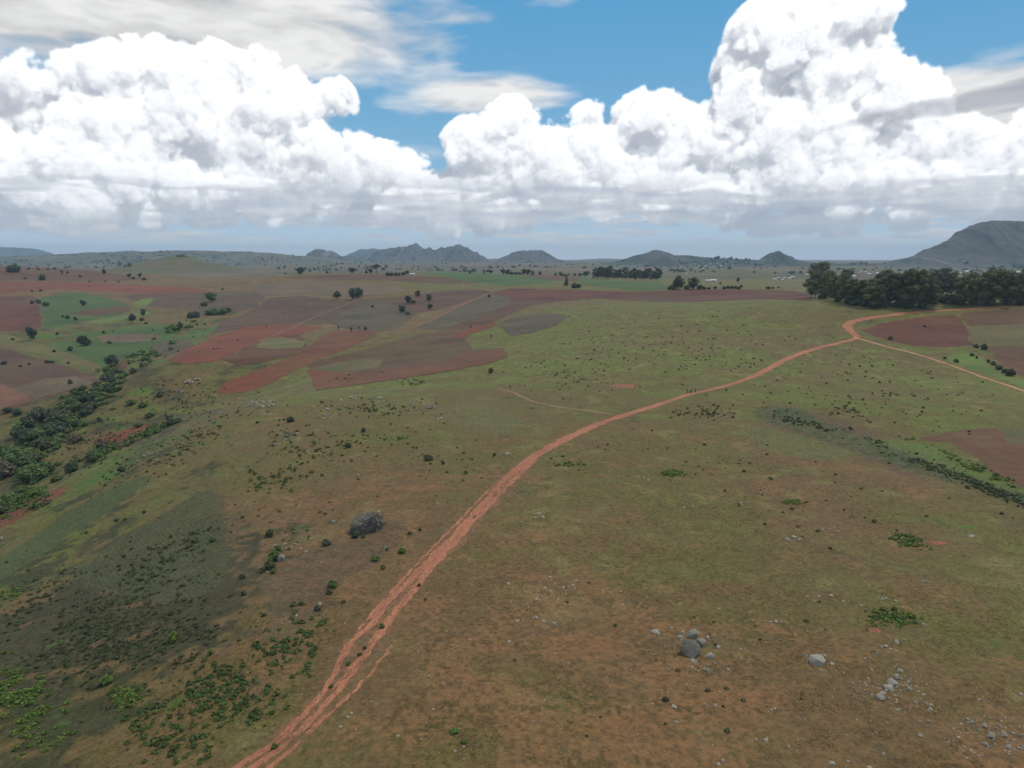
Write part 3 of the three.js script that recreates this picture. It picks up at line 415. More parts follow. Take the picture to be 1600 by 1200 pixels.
function drape(P, off, uvFn, colFn) {
  const pos = [], nor = [], uv = [], col = [], nn = [0, 0, 0];
  let a = 1e9, b = -1e9, c = 1e9, d = -1e9; for (const [x, z] of P) { a = Math.min(a, x); b = Math.max(b, x); c = Math.min(c, z); d = Math.max(d, z); }
  for (const g of [G1, G2, G3]) {
    const s = g.cell, i0 = Math.max(0, Math.floor((a - g.x0) / s)), i1 = Math.min(g.nx - 1, Math.floor((b - g.x0) / s)), j0 = Math.max(0, Math.floor((c - g.z0) / s)), j1 = Math.min(g.nz - 1, Math.floor((d - g.z0) / s));
    if (i1 < i0 || j1 < j0) continue;
    const edge = new Set(); for (let k = 0; k < P.length; k++) { const p = P[k], q = P[(k + 1) % P.length], n = Math.ceil(Math.hypot(q[0] - p[0], q[1] - p[1]) / s * 3) + 1; for (let t = 0; t <= n; t++) { const i = Math.floor((mix(p[0], q[0], t / n) - g.x0) / s), j = Math.floor((mix(p[1], q[1], t / n) - g.z0) / s); edge.add(i * 65536 + j); edge.add((i + 1) * 65536 + j); edge.add((i - 1) * 65536 + j); edge.add(i * 65536 + j + 1); edge.add(i * 65536 + j - 1); } }
    const vert = (x, z) => { pos.push(x, g.height(x, z) + off, z); g.normal(x, z, nn); nor.push(...nn); uv.push(...uvFn(x, z)); if (colFn) col.push(...colFn(x, z)); };
    for (let j = j0; j <= j1; j++) for (let i = i0; i <= i1; i++) {
      if (g.inHole(i, j)) continue; const x = g.x0 + i * s, z = g.z0 + j * s, e = 1e-5;
      const A = [x, z], B = [x + s, z], C = [x, z + s], D = [x + s, z + s];
      if (!edge.has(i * 65536 + j)) { if (inPoly(P, x + s / 2, z + s / 2)) for (const v of [A, C, B, B, C, D]) vert(Math.min(v[0], x + s - e), Math.min(v[1], z + s - e)); continue; }
      for (const T of [[A, B, C], [B, D, C]]) {
        const q = clipTri(P, T); if (q.length < 3) continue; const v2 = q.map(v => new THREE.Vector2(v[0], v[1])); if (Math.abs(THREE.ShapeUtils.area(v2)) < s * s * 1e-5) continue;
        for (const f of THREE.ShapeUtils.triangulateShape(v2, [])) {
          const [p0, p1, p2] = f.map(k => q[k]), cr = (p1[0] - p0[0]) * (p2[1] - p0[1]) - (p1[1] - p0[1]) * (p2[0] - p0[0]);
          for (const v of cr < 0 ? [p0, p1, p2] : [p0, p2, p1]) vert(clamp(v[0], x + e, x + s - e), clamp(v[1], z + e, z + s - e));
        }
      }
    }
  }
  const g = new THREE.BufferGeometry(); g.setAttribute('position', new THREE.Float32BufferAttribute(pos, 3)); g.setAttribute('normal', new THREE.Float32BufferAttribute(nor, 3)); g.setAttribute('uv', new THREE.Float32BufferAttribute(uv, 2)); if (colFn) g.setAttribute('color', new THREE.Float32BufferAttribute(col, 3));
  return g;
}
function landPoly(px, ragged = 0.55) {                              // pixel corners -> points on the land, edges made uneven
  const out = [];
  for (let i = 0; i < px.length; i++) { const [ax, ay] = px[i], [bx, by] = px[(i + 1) % px.length], n = Math.max(2, Math.ceil(Math.hypot(bx - ax, by - ay) / 5)); for (let k = 0; k < n; k++) { const p = at(mix(ax, bx, k / n), mix(ay, by, k / n)); if (p) out.push([p.x, p.z]); } }
  const fine = []; for (let i = 0; i < out.length; i++) { const p = out[i], q = out[(i + 1) % out.length], L = Math.hypot(q[0] - p[0], q[1] - p[1]), n = clamp(Math.ceil(L / 2.5), 1, 30); for (let k = 0; k < n; k++) { const x = mix(p[0], q[0], k / n), z = mix(p[1], q[1], k / n), r = ragged * clamp(Math.hypot(x, z) / 250, 0.4, 2.2); fine.push([x + (fbm(x / 7, z / 7, 3) - 0.5) * 3.4 * r + (vn(x / 1.3, z / 1.3) - 0.5) * 1.6, z + (fbm(x / 7 + 40, z / 7, 3) - 0.5) * 3.4 * r + (vn(x / 1.3 + 9, z / 1.3) - 0.5) * 1.6]); } }
  return fine;
}
// soil and crop textures, 24 m a side, rows along u; colours are tinted by each field
const tileN = (u, v, n, o) => { const x = u * n, y = v * n, xi = Math.floor(x), yi = Math.floor(y), fx = x - xi, fy = y - yi, g = (i, j) => LAT[(((j % n + n) % n + o) & 255) * 256 + (((i % n + n) % n + o * 3) & 255)], s = t => t * t * (3 - 2 * t); return mix(mix(g(xi, yi), g(xi + 1, yi), s(fx)), mix(g(xi, yi + 1), g(xi + 1, yi + 1), s(fx)), s(fy)); };
const tileC = [0, 0, 0];
function tileMap(fn) { const t = bakedMap(0, 0, 1, 1, 768, 768, fn); t.wrapS = t.wrapT = THREE.RepeatWrapping; t.repeat.set(1 / 24, 1 / 24); return t; }
const soilMap = tileMap((u, v) => { const a = tileN(u, v, 8, 3), b = tileN(u, v, 40, 9), c = tileN(u, v, 170, 21), row = 0.5 + 0.5 * Math.cos(v * 24 * 2 * Math.PI + (a - 0.5) * 2.2), k = 0.62 + 0.26 * a + 0.22 * b + 0.2 * c - 0.26 * row * (0.5 + b); tileC[0] = k; tileC[1] = k * (0.97 + 0.06 * b); tileC[2] = k * (0.97 + 0.06 * c); return tileC; });
function cropMap(seed, green, cover) { return tileMap((u, v) => { const a = tileN(u, v, 7, seed), b = tileN(u, v, 36, seed + 5), c = tileN(u, v, 150, seed + 11), row = 0.5 + 0.5 * Math.cos(v * 20 * 2 * Math.PI + (a - 0.5) * 2.6), t = sstep(0.45, 0.66, row * 0.34 + b * 0.3 + c * 0.26 + (a - 0.5) * 0.4 + cover), k = 0.7 + 0.35 * b + 0.25 * c; for (let i = 0; i < 3; i++) tileC[i] = mix([0.62, 0.36, 0.22][i], green[i], t) * k; return tileC; }); }
const cropMaps = [cropMap(31, [0.38, 0.46, 0.15], 0.10), cropMap(57, [0.30, 0.52, 0.13], 0.22), cropMap(83, [0.32, 0.31, 0.15], 0.04)];
const fieldMats = {};
function fieldMat(map, key) { return fieldMats[key] ??= new THREE.MeshStandardMaterial({ map, vertexColors: true, roughness: 1 }); }
const SOIL = { red: [0.190, 0.053, 0.024], maroon: [0.125, 0.041, 0.021], brown: [0.128, 0.059, 0.028], mauve: [0.115, 0.058, 0.033], pink: [0.190, 0.088, 0.048] };
const CROP = { crop: [0, [0.21, 0.205, 0.18]], lush: [1, [0.145, 0.185, 0.115]], dull: [2, [0.24, 0.24, 0.23]], dark: [2, [0.17, 0.185, 0.17]], bright: [1, [0.28, 0.29, 0.18]], yellow: [0, [0.22, 0.225, 0.15]], grass: [0, [0.24, 0.245, 0.20]] };
let layer = 0;
function field(kind, angle, label, px) {
  const P = landPoly(px); if (P.length < 3) return; const ca = Math.cos(angle), sa = Math.sin(angle), soil = SOIL[kind], crop = CROP[kind], base = soil || crop[1], ox = layer * 7.3;
  const off = 0.012 + 0.004 * (layer++), colF = (x, z) => { const ua = x * ca + z * sa, va = z * ca - x * sa, n = 0.5 * fbm(x / 26 + ox, z / 26, 4) + 0.5 * fbm(ua / 90 + ox, va / 7, 4), m = vn(x / 70 + 3, z / 70 + ox), q = 0.40 + 1.2 * n, g = soil ? sstep(0.46, 0.66, n * 0.55 + m * 0.45) * 0.36 : 0; return [mix(base[0], soil ? 0.085 : 0, g) * q, mix(base[1], soil ? 0.074 : 0, g) * q, mix(base[2], soil ? 0.03 : 0, g) * q]; };
  const geo = drape(P, off, (x, z) => [x * ca + z * sa, z * ca - x * sa], colF);
  return add(new THREE.Mesh(geo, soil ? fieldMat(soilMap, 'soil') : fieldMat(cropMaps[crop[0]], 'crop' + crop[0])), soil ? 'ploughed_field' : 'crop_field', label, null, null, 'structure');
}
// far slopes first, then down toward the ridge
field('brown', 0.1, 'bare brown slope with dark bushes under the long hazy ridge', [[-40, 402], [0, 404], [60, 413], [150, 423], [240, 437], [150, 440], [60, 439], [-40, 437]]);
field('red', 0.1, 'reddish strip below the bare brown slope', [[-40, 441], [60, 441], [140, 442], [220, 446], [300, 450], [330, 456], [250, 462], [150, 455], [90, 451], [0, 459], [-40, 459]]);
field('mauve', 0.1, 'mauve ploughed slope above the valley trees', [[190, 462], [290, 458], [345, 456], [400, 455], [415, 466], [395, 482], [330, 494], [280, 484], [230, 478]]);
field('maroon', 1.2, 'dark maroon plot beside the lush terraces', [[-40, 465], [35, 462], [58, 464], [66, 512], [40, 517], [-40, 517]]);
field('lush', 0.3, 'lush green terraces in the valley head', [[62, 465], [110, 456], [150, 462], [200, 474], [190, 492], [120, 504], [70, 514]]);
field('bright', 0.3, 'small bright green plot in the valley head', [[205, 476], [222, 467], [240, 466], [236, 474], [215, 481]]);
field('lush', 0.4, 'green terraced plots on the valley floor', [[60, 546], [120, 520], [200, 512], [255, 505], [285, 514], [250, 540], [200, 562], [165, 575], [110, 560]]);
field('yellow', 0.4, 'yellow green strip edging the valley floor', [[-40, 517], [20, 524], [70, 540], [130, 560], [168, 578], [164, 589], [120, 572], [60, 552], [-40, 540]]);
field('mauve', 0.5, 'mauve ploughed slope across the valley', [[-60, 545], [10, 545], [50, 556], [110, 575], [163, 594], [150, 601], [100, 612], [52, 626], [0, 644], [-60, 660]]);
field('dull', 0.5, 'dull green corner of the slope across the valley', [[20, 606], [70, 592], [120, 588], [150, 598], [100, 611], [54, 624]]);
field('pink', 0.5, 'pale pinkish corner of the slope across the valley', [[-60, 598], [0, 600], [22, 606], [50, 624], [20, 634], [-60, 658]]);
field('lush', 0.5, 'long green strip beside the red plots', [[238, 549], [262, 532], [320, 515], [395, 486], [428, 480], [400, 495], [335, 517], [292, 538]]);
field('dark', 0.5, 'dark green plot at the end of the long green strip', [[232, 547], [262, 531], [292, 529], [298, 541], [270, 554], [245, 557]]);
field('bright', 0.3, 'thin bright terrace across the valley floor', [[128, 505], [165, 497], [200, 492], [232, 486], [236, 490], [200, 498], [160, 505]]);
field('yellow', 0.3, 'thin yellow terrace across the valley floor', [[90, 533], [118, 527], [150, 528], [148, 532], [115, 534]]);
field('dull', 0.2, 'dull green terrace under the valley trees', [[150, 525], [200, 522], [250, 522], [246, 532], [200, 535], [160, 534]]);
field('brown', 0.2, 'brown terrace above the thin bright terrace', [[100, 490], [150, 482], [200, 478], [205, 486], [150, 494]]);
field('maroon', 0.2, 'small maroon patch above the stream bend', [[184, 567], [198, 561], [206, 566], [196, 577], [186, 576]]);
field('red', 0.2, 'stony red patch above the stream', [[146, 690], [165, 680], [200, 670], [244, 660], [228, 674], [190, 692], [165, 695]]);
field('mauve', -0.3, 'wide mauve slope above the red plots', [[395, 484], [420, 466], [470, 462], [530, 470], [590, 466], [640, 462], [690, 455], [740, 452], [770, 456], [700, 480], [640, 492], [560, 500], [500, 506], [440, 508], [380, 512], [330, 522], [345, 505]]);
field('dull', -0.2, 'dull green band along the upper slope', [[390, 446], [440, 440], [520, 441], [620, 447], [640, 456], [560, 464], [480, 459], [410, 462]]);
field('brown', -0.1, 'brown strip just below the skyline trees', [[440, 434], [500, 430], [580, 428], [660, 431], [720, 436], [770, 442], [680, 443], [600, 438], [520, 438]]);
field('lush', -0.1, 'green field on the skyline', [[650, 426], [700, 424], [760, 426], [830, 431], [870, 439], [800, 447], [740, 441], [700, 434]]);
field('brown', 0, 'brown strip on the skyline beside the green field', [[800, 426], [860, 428], [912, 433], [900, 441], [860, 437], [820, 431]]);
field('lush', 0, 'pale green field in front of the dark tree line', [[905, 432], [960, 439], [1030, 441], [1045, 451], [1000, 455], [950, 449], [905, 444]]);
field('maroon', 0, 'long maroon strip on the crest of the green slope', [[770, 456], [800, 451], [870, 452], [930, 454], [1000, 456], [1050, 453], [1140, 452], [1230, 454], [1268, 458], [1268, 470], [1200, 467], [1130, 470], [1060, 472], [980, 470], [940, 466], [880, 470], [830, 477], [800, 490], [770, 503], [720, 517], [690, 515], [735, 500], [790, 478], [760, 468]]);
field('dark', -0.5, 'dark green plot beside the sloping track', [[648, 512], [690, 494], [735, 472], [768, 459], [800, 466], [795, 476], [740, 497], [692, 516]]);
field('dark', -0.3, 'dark crop plot below the three trees', [[515, 506], [540, 484], [590, 473], [628, 478], [650, 492], [622, 512], [590, 519], [545, 514]]);
field('red', -0.6, 'long red plot climbing out of the valley', [[262, 563], [292, 545], [335, 526], [385, 511], [440, 507], [505, 511], [470, 522], [420, 530], [372, 548], [330, 567], [290, 568]]);
field('maroon', -0.6, 'maroon plot wedged between the red plots', [[345, 561], [385, 545], [420, 531], [470, 522], [480, 540], [455, 556], [410, 566], [370, 572]]);
field('grass', -0.6, 'small green plot amid the red plots', [[398, 543], [412, 529], [440, 527], [480, 534], [472, 543], [430, 546]]);
field('red', -0.6, 'deep red plot on the valley edge', [[338, 613], [350, 599], [400, 580], [455, 557], [490, 537], [520, 516], [590, 518], [578, 530], [530, 549], [480, 570], [430, 594], [395, 610], [365, 616]]);
field('brown', -0.3, 'brown upper half of the wide red field', [[476, 571], [530, 556], [600, 538], [660, 522], [715, 514], [728, 530], [738, 547], [790, 544], [740, 563], [660, 576], [560, 580], [500, 583]]);
field('crop', -0.3, 'green band across the wide red field', [[484, 578], [520, 568], [570, 560], [600, 562], [590, 574], [540, 580], [500, 586]]);
field('red', -0.3, 'wide deep red field above the rocky outcrop', [[482, 577], [540, 584], [610, 575], [690, 567], [735, 552], [785, 545], [794, 558], [768, 567], [700, 581], [640, 590], [570, 600], [496, 610]]);
field('red', -0.3, 'narrow red tongue beside the wide red field', [[706, 526], [735, 513], [775, 502], [770, 510], [738, 521], [720, 530]]);
field('dark', -0.2, 'dark green plot at the head of the green slope', [[778, 506], [800, 496], [850, 488], [888, 494], [870, 508], [830, 520], [798, 526]]);
layer = 0;
field('maroon', 0.2, 'maroon plot inside the road bend', [[1345, 517], [1375, 506], [1425, 497], [1488, 491], [1502, 500], [1512, 518], [1518, 540], [1470, 543], [1425, 540], [1385, 531]]);
field('brown', 0.2, 'brown plot along the grove road', [[1494, 490], [1560, 484], [1660, 479], [1660, 505], [1580, 507], [1514, 509]]);
field('crop', 0.2, 'green plot beside the maroon plot', [[1514, 511], [1580, 508], [1660, 506], [1660, 537], [1580, 539], [1522, 540]]);
field('brown', 0.2, 'brown plot behind the row of bushes', [[1545, 541], [1600, 540], [1660, 538], [1660, 590], [1595, 588], [1570, 573], [1552, 558]]);
field('bright', 0.5, 'bright green wedge beside the footpath', [[1476, 562], [1492, 553], [1515, 552], [1545, 566], [1585, 588], [1640, 610], [1640, 622], [1575, 596], [1520, 577]]);
field('brown', 0.6, 'brown plot above the weedy strip', [[1432, 686], [1470, 678], [1500, 671], [1560, 669], [1660, 672], [1660, 790], [1600, 766], [1560, 742], [1525, 716], [1485, 692]]);
field('pink', 0.6, 'pale pinkish patch in the brown plot', [[1488, 677], [1530, 672], [1550, 682], [1566, 692], [1538, 700], [1515, 690]]);
field('crop', 0.6, 'green corner of the brown plot', [[1555, 670], [1600, 668], [1660, 668], [1660, 694], [1600, 694], [1575, 690]]);
field('red', 0.9, 'red earth track bank beside the valley scrub', [[-40, 812], [0, 803], [40, 786], [80, 768], [102, 762], [98, 774], [55, 796], [20, 816], [-40, 838]]);

// ---------------------------------------------------------------- roads and paths: centre line in pixels with width in metres
const roadMap = (() => { const t = bakedMap(0, 0, 1, 1, 1024, 512, (u, v) => { const a = tileN(u, v, 6, 3), s1 = 0.5 * tileN(u, v * 6, 12, 9) + 0.5 * tileN(u, v * 3.0, 24, 13), b = tileN(u, v, 60, 17), c = tileN(u, v, 190, 29), k = 0.45 + 0.5 * s1 + 0.22 * a + 0.22 * b + 0.2 * c, r = sstep(0.56, 0.68, s1 * 0.45 + b * 0.35 + c * 0.2); tileC[0] = mix(0.60 * k, 0.22, r * 0.75); tileC[1] = mix(0.265 * k, 0.115, r * 0.75); tileC[2] = mix(0.155 * k, 0.065, r * 0.75); return tileC; }); t.wrapS = t.wrapT = THREE.RepeatWrapping; return t; })();
const roadBump = greyMap(512, 256, (u, v) => 0.5 * tileN(u, v * 5, 14, 9) + 0.3 * tileN(u, v, 40, 17) + 0.2 * tileN(u, v, 110, 29));
const roadMat = new THREE.MeshStandardMaterial({ map: roadMap, bumpMap: roadBump, bumpScale: 0.45, roughness: 1, vertexColors: true });
function track(px, off, tint, rag = 0.5) {                       // [x, y, width]
  const C = []; for (let i = 0; i < px.length - 1; i++) { const a = px[Math.max(0, i - 1)], b = px[i], c = px[i + 1], d = px[Math.min(px.length - 1, i + 2)], n = Math.max(3, Math.ceil(Math.hypot(c[0] - b[0], c[1] - b[1]) / 5)); for (let k = 0; k < n; k++) { const t = k / n, cr = j => 0.5 * (2 * b[j] + (c[j] - a[j]) * t + (2 * a[j] - 5 * b[j] + 4 * c[j] - d[j]) * t * t + (3 * b[j] - a[j] - 3 * c[j] + d[j]) * t * t * t), p = at(cr(0), cr(1)); if (p) C.push([p.x, p.z, mix(b[2], c[2], t)]); } }
  const Q = []; for (let i = 0; i < C.length - 1; i++) { const L = Math.hypot(C[i + 1][0] - C[i][0], C[i + 1][1] - C[i][1]), n = Math.max(1, Math.ceil(L / 0.8)); for (let k = 0; k < n; k++) Q.push([0, 1, 2].map(j => mix(C[i][j], C[i + 1][j], k / n))); }
  const l = [], r = []; let s = 0; const along = [];
  Q.forEach((p, i) => { const a = Q[Math.max(0, i - 3)], b = Q[Math.min(Q.length - 1, i + 3)], dx = b[0] - a[0], dz = b[1] - a[1], L = Math.hypot(dx, dz) || 1, nx = -dz / L, nz = dx / L; if (i) s += Math.hypot(p[0] - Q[i - 1][0], p[1] - Q[i - 1][1]); along.push([p[0], p[1], s, nx, nz, p[2]]); const h = p[2] / 2, e1 = h + (fbm(s / 3.1 + off * 91, 3, 3) - 0.5) * p[2] * rag + (vn(s / 0.7, off * 50) - 0.5) * rag * 0.5, e2 = h + (fbm(s / 3.1 + 40, off * 77, 3) - 0.5) * p[2] * rag + (vn(s / 0.7 + 9, off * 50) - 0.5) * rag * 0.5; l.push([p[0] + nx * e1, p[1] + nz * e1]); r.push([p[0] - nx * e2, p[1] - nz * e2]); });
  let last = 0; const uvF = (x, z) => { let bd = 1e9, bi = 0; for (let i = 0; i < along.length; i += 2) { const d = (along[i][0] - x) ** 2 + (along[i][1] - z) ** 2; if (d < bd) { bd = d; bi = i; } } const A = along[bi], tx = A[4], tz = -A[3]; return [(A[2] + (x - A[0]) * tx + (z - A[1]) * tz) / 14, 0.5 + ((x - A[0]) * A[3] + (z - A[1]) * A[4]) / 5]; };
  return drape([...l, ...r.reverse()], off, uvF, (x, z) => { const q = 0.8 + 0.4 * fbm(x / 9, z / 9, 3); return [tint[0] * q, tint[1] * q, tint[2] * q]; });
}
const RT = [0.76, 0.66, 0.58];
add(new THREE.Mesh(mergeGeometries([
  track([[300, 1262, 0.80], [365, 1203, 0.80], [440, 1150, 0.80], [495, 1093, 0.80], [522, 1052, 0.72], [546, 1008, 0.88], [580, 974, 1.04], [602, 944, 1.04], [640, 906, 1.12], [668, 878, 1.20], [700, 846, 1.28], [735, 808, 1.20], [770, 770, 1.20], [800, 738, 1.28], [836, 709, 1.44]], 0.012, RT, 0.8),
  track([[326, 1262, 0.64], [386, 1206, 0.64], [460, 1150, 0.64], [516, 1092, 0.72], [543, 1060, 0.72], [582, 1008, 0.96], [612, 964, 0.96], [644, 926, 0.96], [672, 888, 1.04], [706, 852, 1.12], [742, 812, 1.04], [778, 775, 1.04], [806, 746, 1.12], [840, 715, 1.20]], 0.018, RT, 0.8),
  track([[360, 1262, 0.32], [425, 1196, 0.40], [500, 1128, 0.40], [540, 1092, 0.40], [585, 1044, 0.40], [612, 1010, 0.32], [622, 994, 0.16]], 0.015, RT, 1.3),
  track([[520, 1078, 0.24], [560, 1030, 0.40], [590, 990, 0.48], [622, 948, 0.56], [655, 908, 0.64], [690, 860, 0.72], [725, 822, 0.64], [762, 785, 0.56], [795, 752, 0.32]], 0.022, RT, 1.3),
  track([[560, 985, 0.16], [590, 948, 0.40], [630, 905, 0.48], [664, 868, 0.48], [700, 832, 0.40], [740, 790, 0.40], [775, 755, 0.24]], 0.030, RT, 1.3),
  track([[800, 742, 1.2], [836, 713, 2.8], [880, 688, 3.0], [930, 665, 3.2], [972, 650, 3.0], [1030, 632, 2.8], [1078, 616, 2.6], [1130, 604, 2.8], [1180, 587, 3.2], [1225, 563, 3.6], [1270, 546, 3.4], [1310, 536, 3.2], [1338, 528, 3.4], [1330, 518, 4.8], [1324, 508, 5.4], [1342, 500, 5.0], [1380, 494, 4.2], [1420, 489, 3.6], [1480, 485, 3.2], [1560, 480, 3.0], [1660, 474, 3.0]], 0.045, RT, 0.42),
]), roadMat), 'dirt_road', 'rutted red dirt road running along the ridge to the grove', null, null, 'structure');
add(new THREE.Mesh(track([[1334, 527, 2.4], [1360, 534, 2.2], [1390, 543, 2.0], [1420, 550, 1.8], [1460, 562, 1.7], [1500, 576, 1.7], [1540, 591, 1.8], [1580, 604, 1.9], [1660, 632, 2.0]], 0.05, [0.95, 1.0, 1.02]), roadMat), 'dirt_path', 'narrow red footpath branching off at the road bend', null, null, 'structure');
add(new THREE.Mesh(track([[778, 608, 1.2], [800, 612, 1.3], [830, 626, 1.3], [870, 635, 1.3], [920, 642, 1.4], [962, 648, 1.6]], 0.01, [0.50, 0.66, 0.62], 0.8), roadMat), 'grass_path', 'faint pale grassy path joining the red road', null, null, 'structure');
add(new THREE.Mesh(track([[405, 533, 2.6], [450, 515, 2.6], [500, 492, 2.6], [540, 476, 2.4], [565, 466, 2.2]], 0.16, [0.36, 0.44, 0.48], 0.9), roadMat), 'dirt_path', 'pale track climbing between the mauve plots to the three trees', null, null, 'structure');
add(new THREE.Mesh(track([[635, 517, 2.4], [680, 498, 2.6], [720, 478, 2.8], [765, 458, 2.6], [800, 450, 2.6]], 0.16, [0.40, 0.48, 0.52], 0.9), roadMat), 'dirt_path', 'pale track slanting up beside the dark green plot', null, null, 'structure');
for (const [px, py, r, lab] of [[975, 603, 3.6, 'bare red scrape in the green slope'], [1465, 848, 0.9, 'small bare red scrape near the yellow grass'], [1365, 985, 0.6, 'small orange earth scrape above the stone heap'], [894, 718, 0.7, 'small red earth mound beside the green tufts']]) {
  const p = at(px, py), P = []; for (let k = 0; k < 26; k++) { const a = k / 26 * 2 * Math.PI, q = r * (0.6 + 0.8 * vn(k * 0.45, px)); P.push([p.x + Math.cos(a) * q * 1.6, p.z + Math.sin(a) * q]); }
  add(new THREE.Mesh(drape(P, 0.01, (x, z) => [x / 14, z / 5], () => [0.62, 0.5, 0.5]), roadMat), 'bare_earth', lab, null, null, 'structure');
}

// ---------------------------------------------------------------- plants
const roadCells = new Uint8Array(320 * 255);
scene.traverse(o => { if (o.name.startsWith('dirt_road')) { const p = o.geometry.attributes.position; for (let i = 0; i < p.count; i++) { const a = Math.floor(p.getX(i) + 160), b = Math.floor(p.getZ(i) + 295); if (a >= 0 && b >= 0 && a < 320 && b < 255) roadCells[b * 320 + a] = 1; } } });
function limb(pts, r0, r1, sides = 6) {                          // tapered tube through points
  const pos = [], idx = [], up = new THREE.Vector3(0.13, 0.2, 1), t = new THREE.Vector3(), a = new THREE.Vector3(), b = new THREE.Vector3();
  pts.forEach((p, i) => { const q = pts[Math.max(0, i - 1)], s = pts[Math.min(pts.length - 1, i + 1)]; t.set(s[0] - q[0], s[1] - q[1], s[2] - q[2]).normalize(); a.crossVectors(t, up).normalize(); b.crossVectors(t, a); const r = mix(r0, r1, i / (pts.length - 1)); for (let k = 0; k < sides; k++) { const c = Math.cos(k / sides * 6.2832) * r, d = Math.sin(k / sides * 6.2832) * r; pos.push(p[0] + a.x * c + b.x * d, p[1] + a.y * c + b.y * d, p[2] + a.z * c + b.z * d); } if (i) for (let k = 0; k < sides; k++) { const n = (i - 1) * sides + k, m = (i - 1) * sides + (k + 1) % sides; idx.push(n, m, n + sides, m, m + sides, n + sides); } });
  const g = new THREE.BufferGeometry(); g.setAttribute('position', new THREE.Float32BufferAttribute(pos, 3)); g.setIndex(idx); g.computeVertexNormals(); return g;
}
function leaves(blobs, n, size, rng, { shell = 0.55, droop = 0, long = 1.5, tone = 0.35 } = {}) {
  const pos = [], nor = [], col = [], w = blobs.map(b => b[3] * b[3]), W = w.reduce((a, b) => a + b), d = new THREE.Vector3(), u = new THREE.Vector3(), v = new THREE.Vector3(), nn = new THREE.Vector3();
  for (let i = 0; i < n; i++) {
    let s = rng() * W, k = 0; while (k < w.length - 1 && (s -= w[k]) > 0) k++; const [bx, by, bz, r, sq = 1] = blobs[k];
    do d.set(rng() * 2 - 1, rng() * 2 - 1, rng() * 2 - 1); while (d.lengthSq() > 1 || d.lengthSq() < 0.01); d.normalize();
    const R = r * (shell + (1 - shell) * Math.sqrt(rng())) * (0.86 + 0.3 * fbm3(d.x * 2 + bx * 9, d.y * 2 + by * 9, d.z * 2)), x = bx + d.x * R, y = by + d.y * R * sq, z = bz + d.z * R;
    nn.set(d.x + (rng() - 0.5) * 1.3, d.y + (rng() - 0.5) * 1.3 + 0.25, d.z + (rng() - 0.5) * 1.3).normalize(); u.set(rng() - 0.5, (rng() - 0.5) - droop, rng() - 0.5).cross(nn).normalize(); v.crossVectors(nn, u);
    const a = size * (0.6 + 0.8 * rng()), b = a * long, c = 1 - tone + 2 * tone * rng(), cr = c * (0.85 + 0.35 * rng());
    for (const [p, q] of [[-0.5, 0], [0, -0.5], [0.5, 0], [-0.5, 0], [0.5, 0], [0, 0.5]]) { pos.push(x + u.x * a * p + v.x * b * q, y + u.y * a * p + v.y * b * q, z + u.z * a * p + v.z * b * q); nor.push(nn.x, nn.y, nn.z); col.push(cr, c, c); }
  }
  const g = new THREE.BufferGeometry(); g.setAttribute('position', new THREE.Float32BufferAttribute(pos, 3)); g.setAttribute('normal', new THREE.Float32BufferAttribute(nor, 3)); g.setAttribute('color', new THREE.Float32BufferAttribute(col, 3)); return g;
}
const leafMat = (r, g, b) => new THREE.MeshStandardMaterial({ color: lin(r, g, b), vertexColors: true, roughness: 0.85, side: THREE.DoubleSide });
const LEAF = { euc: leafMat(0.074, 0.096, 0.030), eucDark: leafMat(0.045, 0.062, 0.022), eucLight: leafMat(0.104, 0.124, 0.036), dark: leafMat(0.046, 0.068, 0.031), mid: leafMat(0.058, 0.076, 0.024), green: leafMat(0.072, 0.118, 0.024), bright: leafMat(0.088, 0.145, 0.020), grey: leafMat(0.085, 0.095, 0.060), dry: leafMat(0.110, 0.085, 0.050), pale: leafMat(0.14, 0.15, 0.075) };
const barkMat = new THREE.MeshStandardMaterial({ color: lin(0.13, 0.10, 0.075), roughness: 1 }), paleBark = new THREE.MeshStandardMaterial({ color: lin(0.26, 0.22, 0.17), roughness: 1 });
function treeOf(trunkGeo, crownGeo, bark, leaf, partNames = ['trunk', 'crown']) { const g = new THREE.Group(), t = new THREE.Mesh(trunkGeo, bark), c = new THREE.Mesh(crownGeo, leaf); t.name = partNames[0]; c.name = partNames[1]; g.add(t, c); return g; }
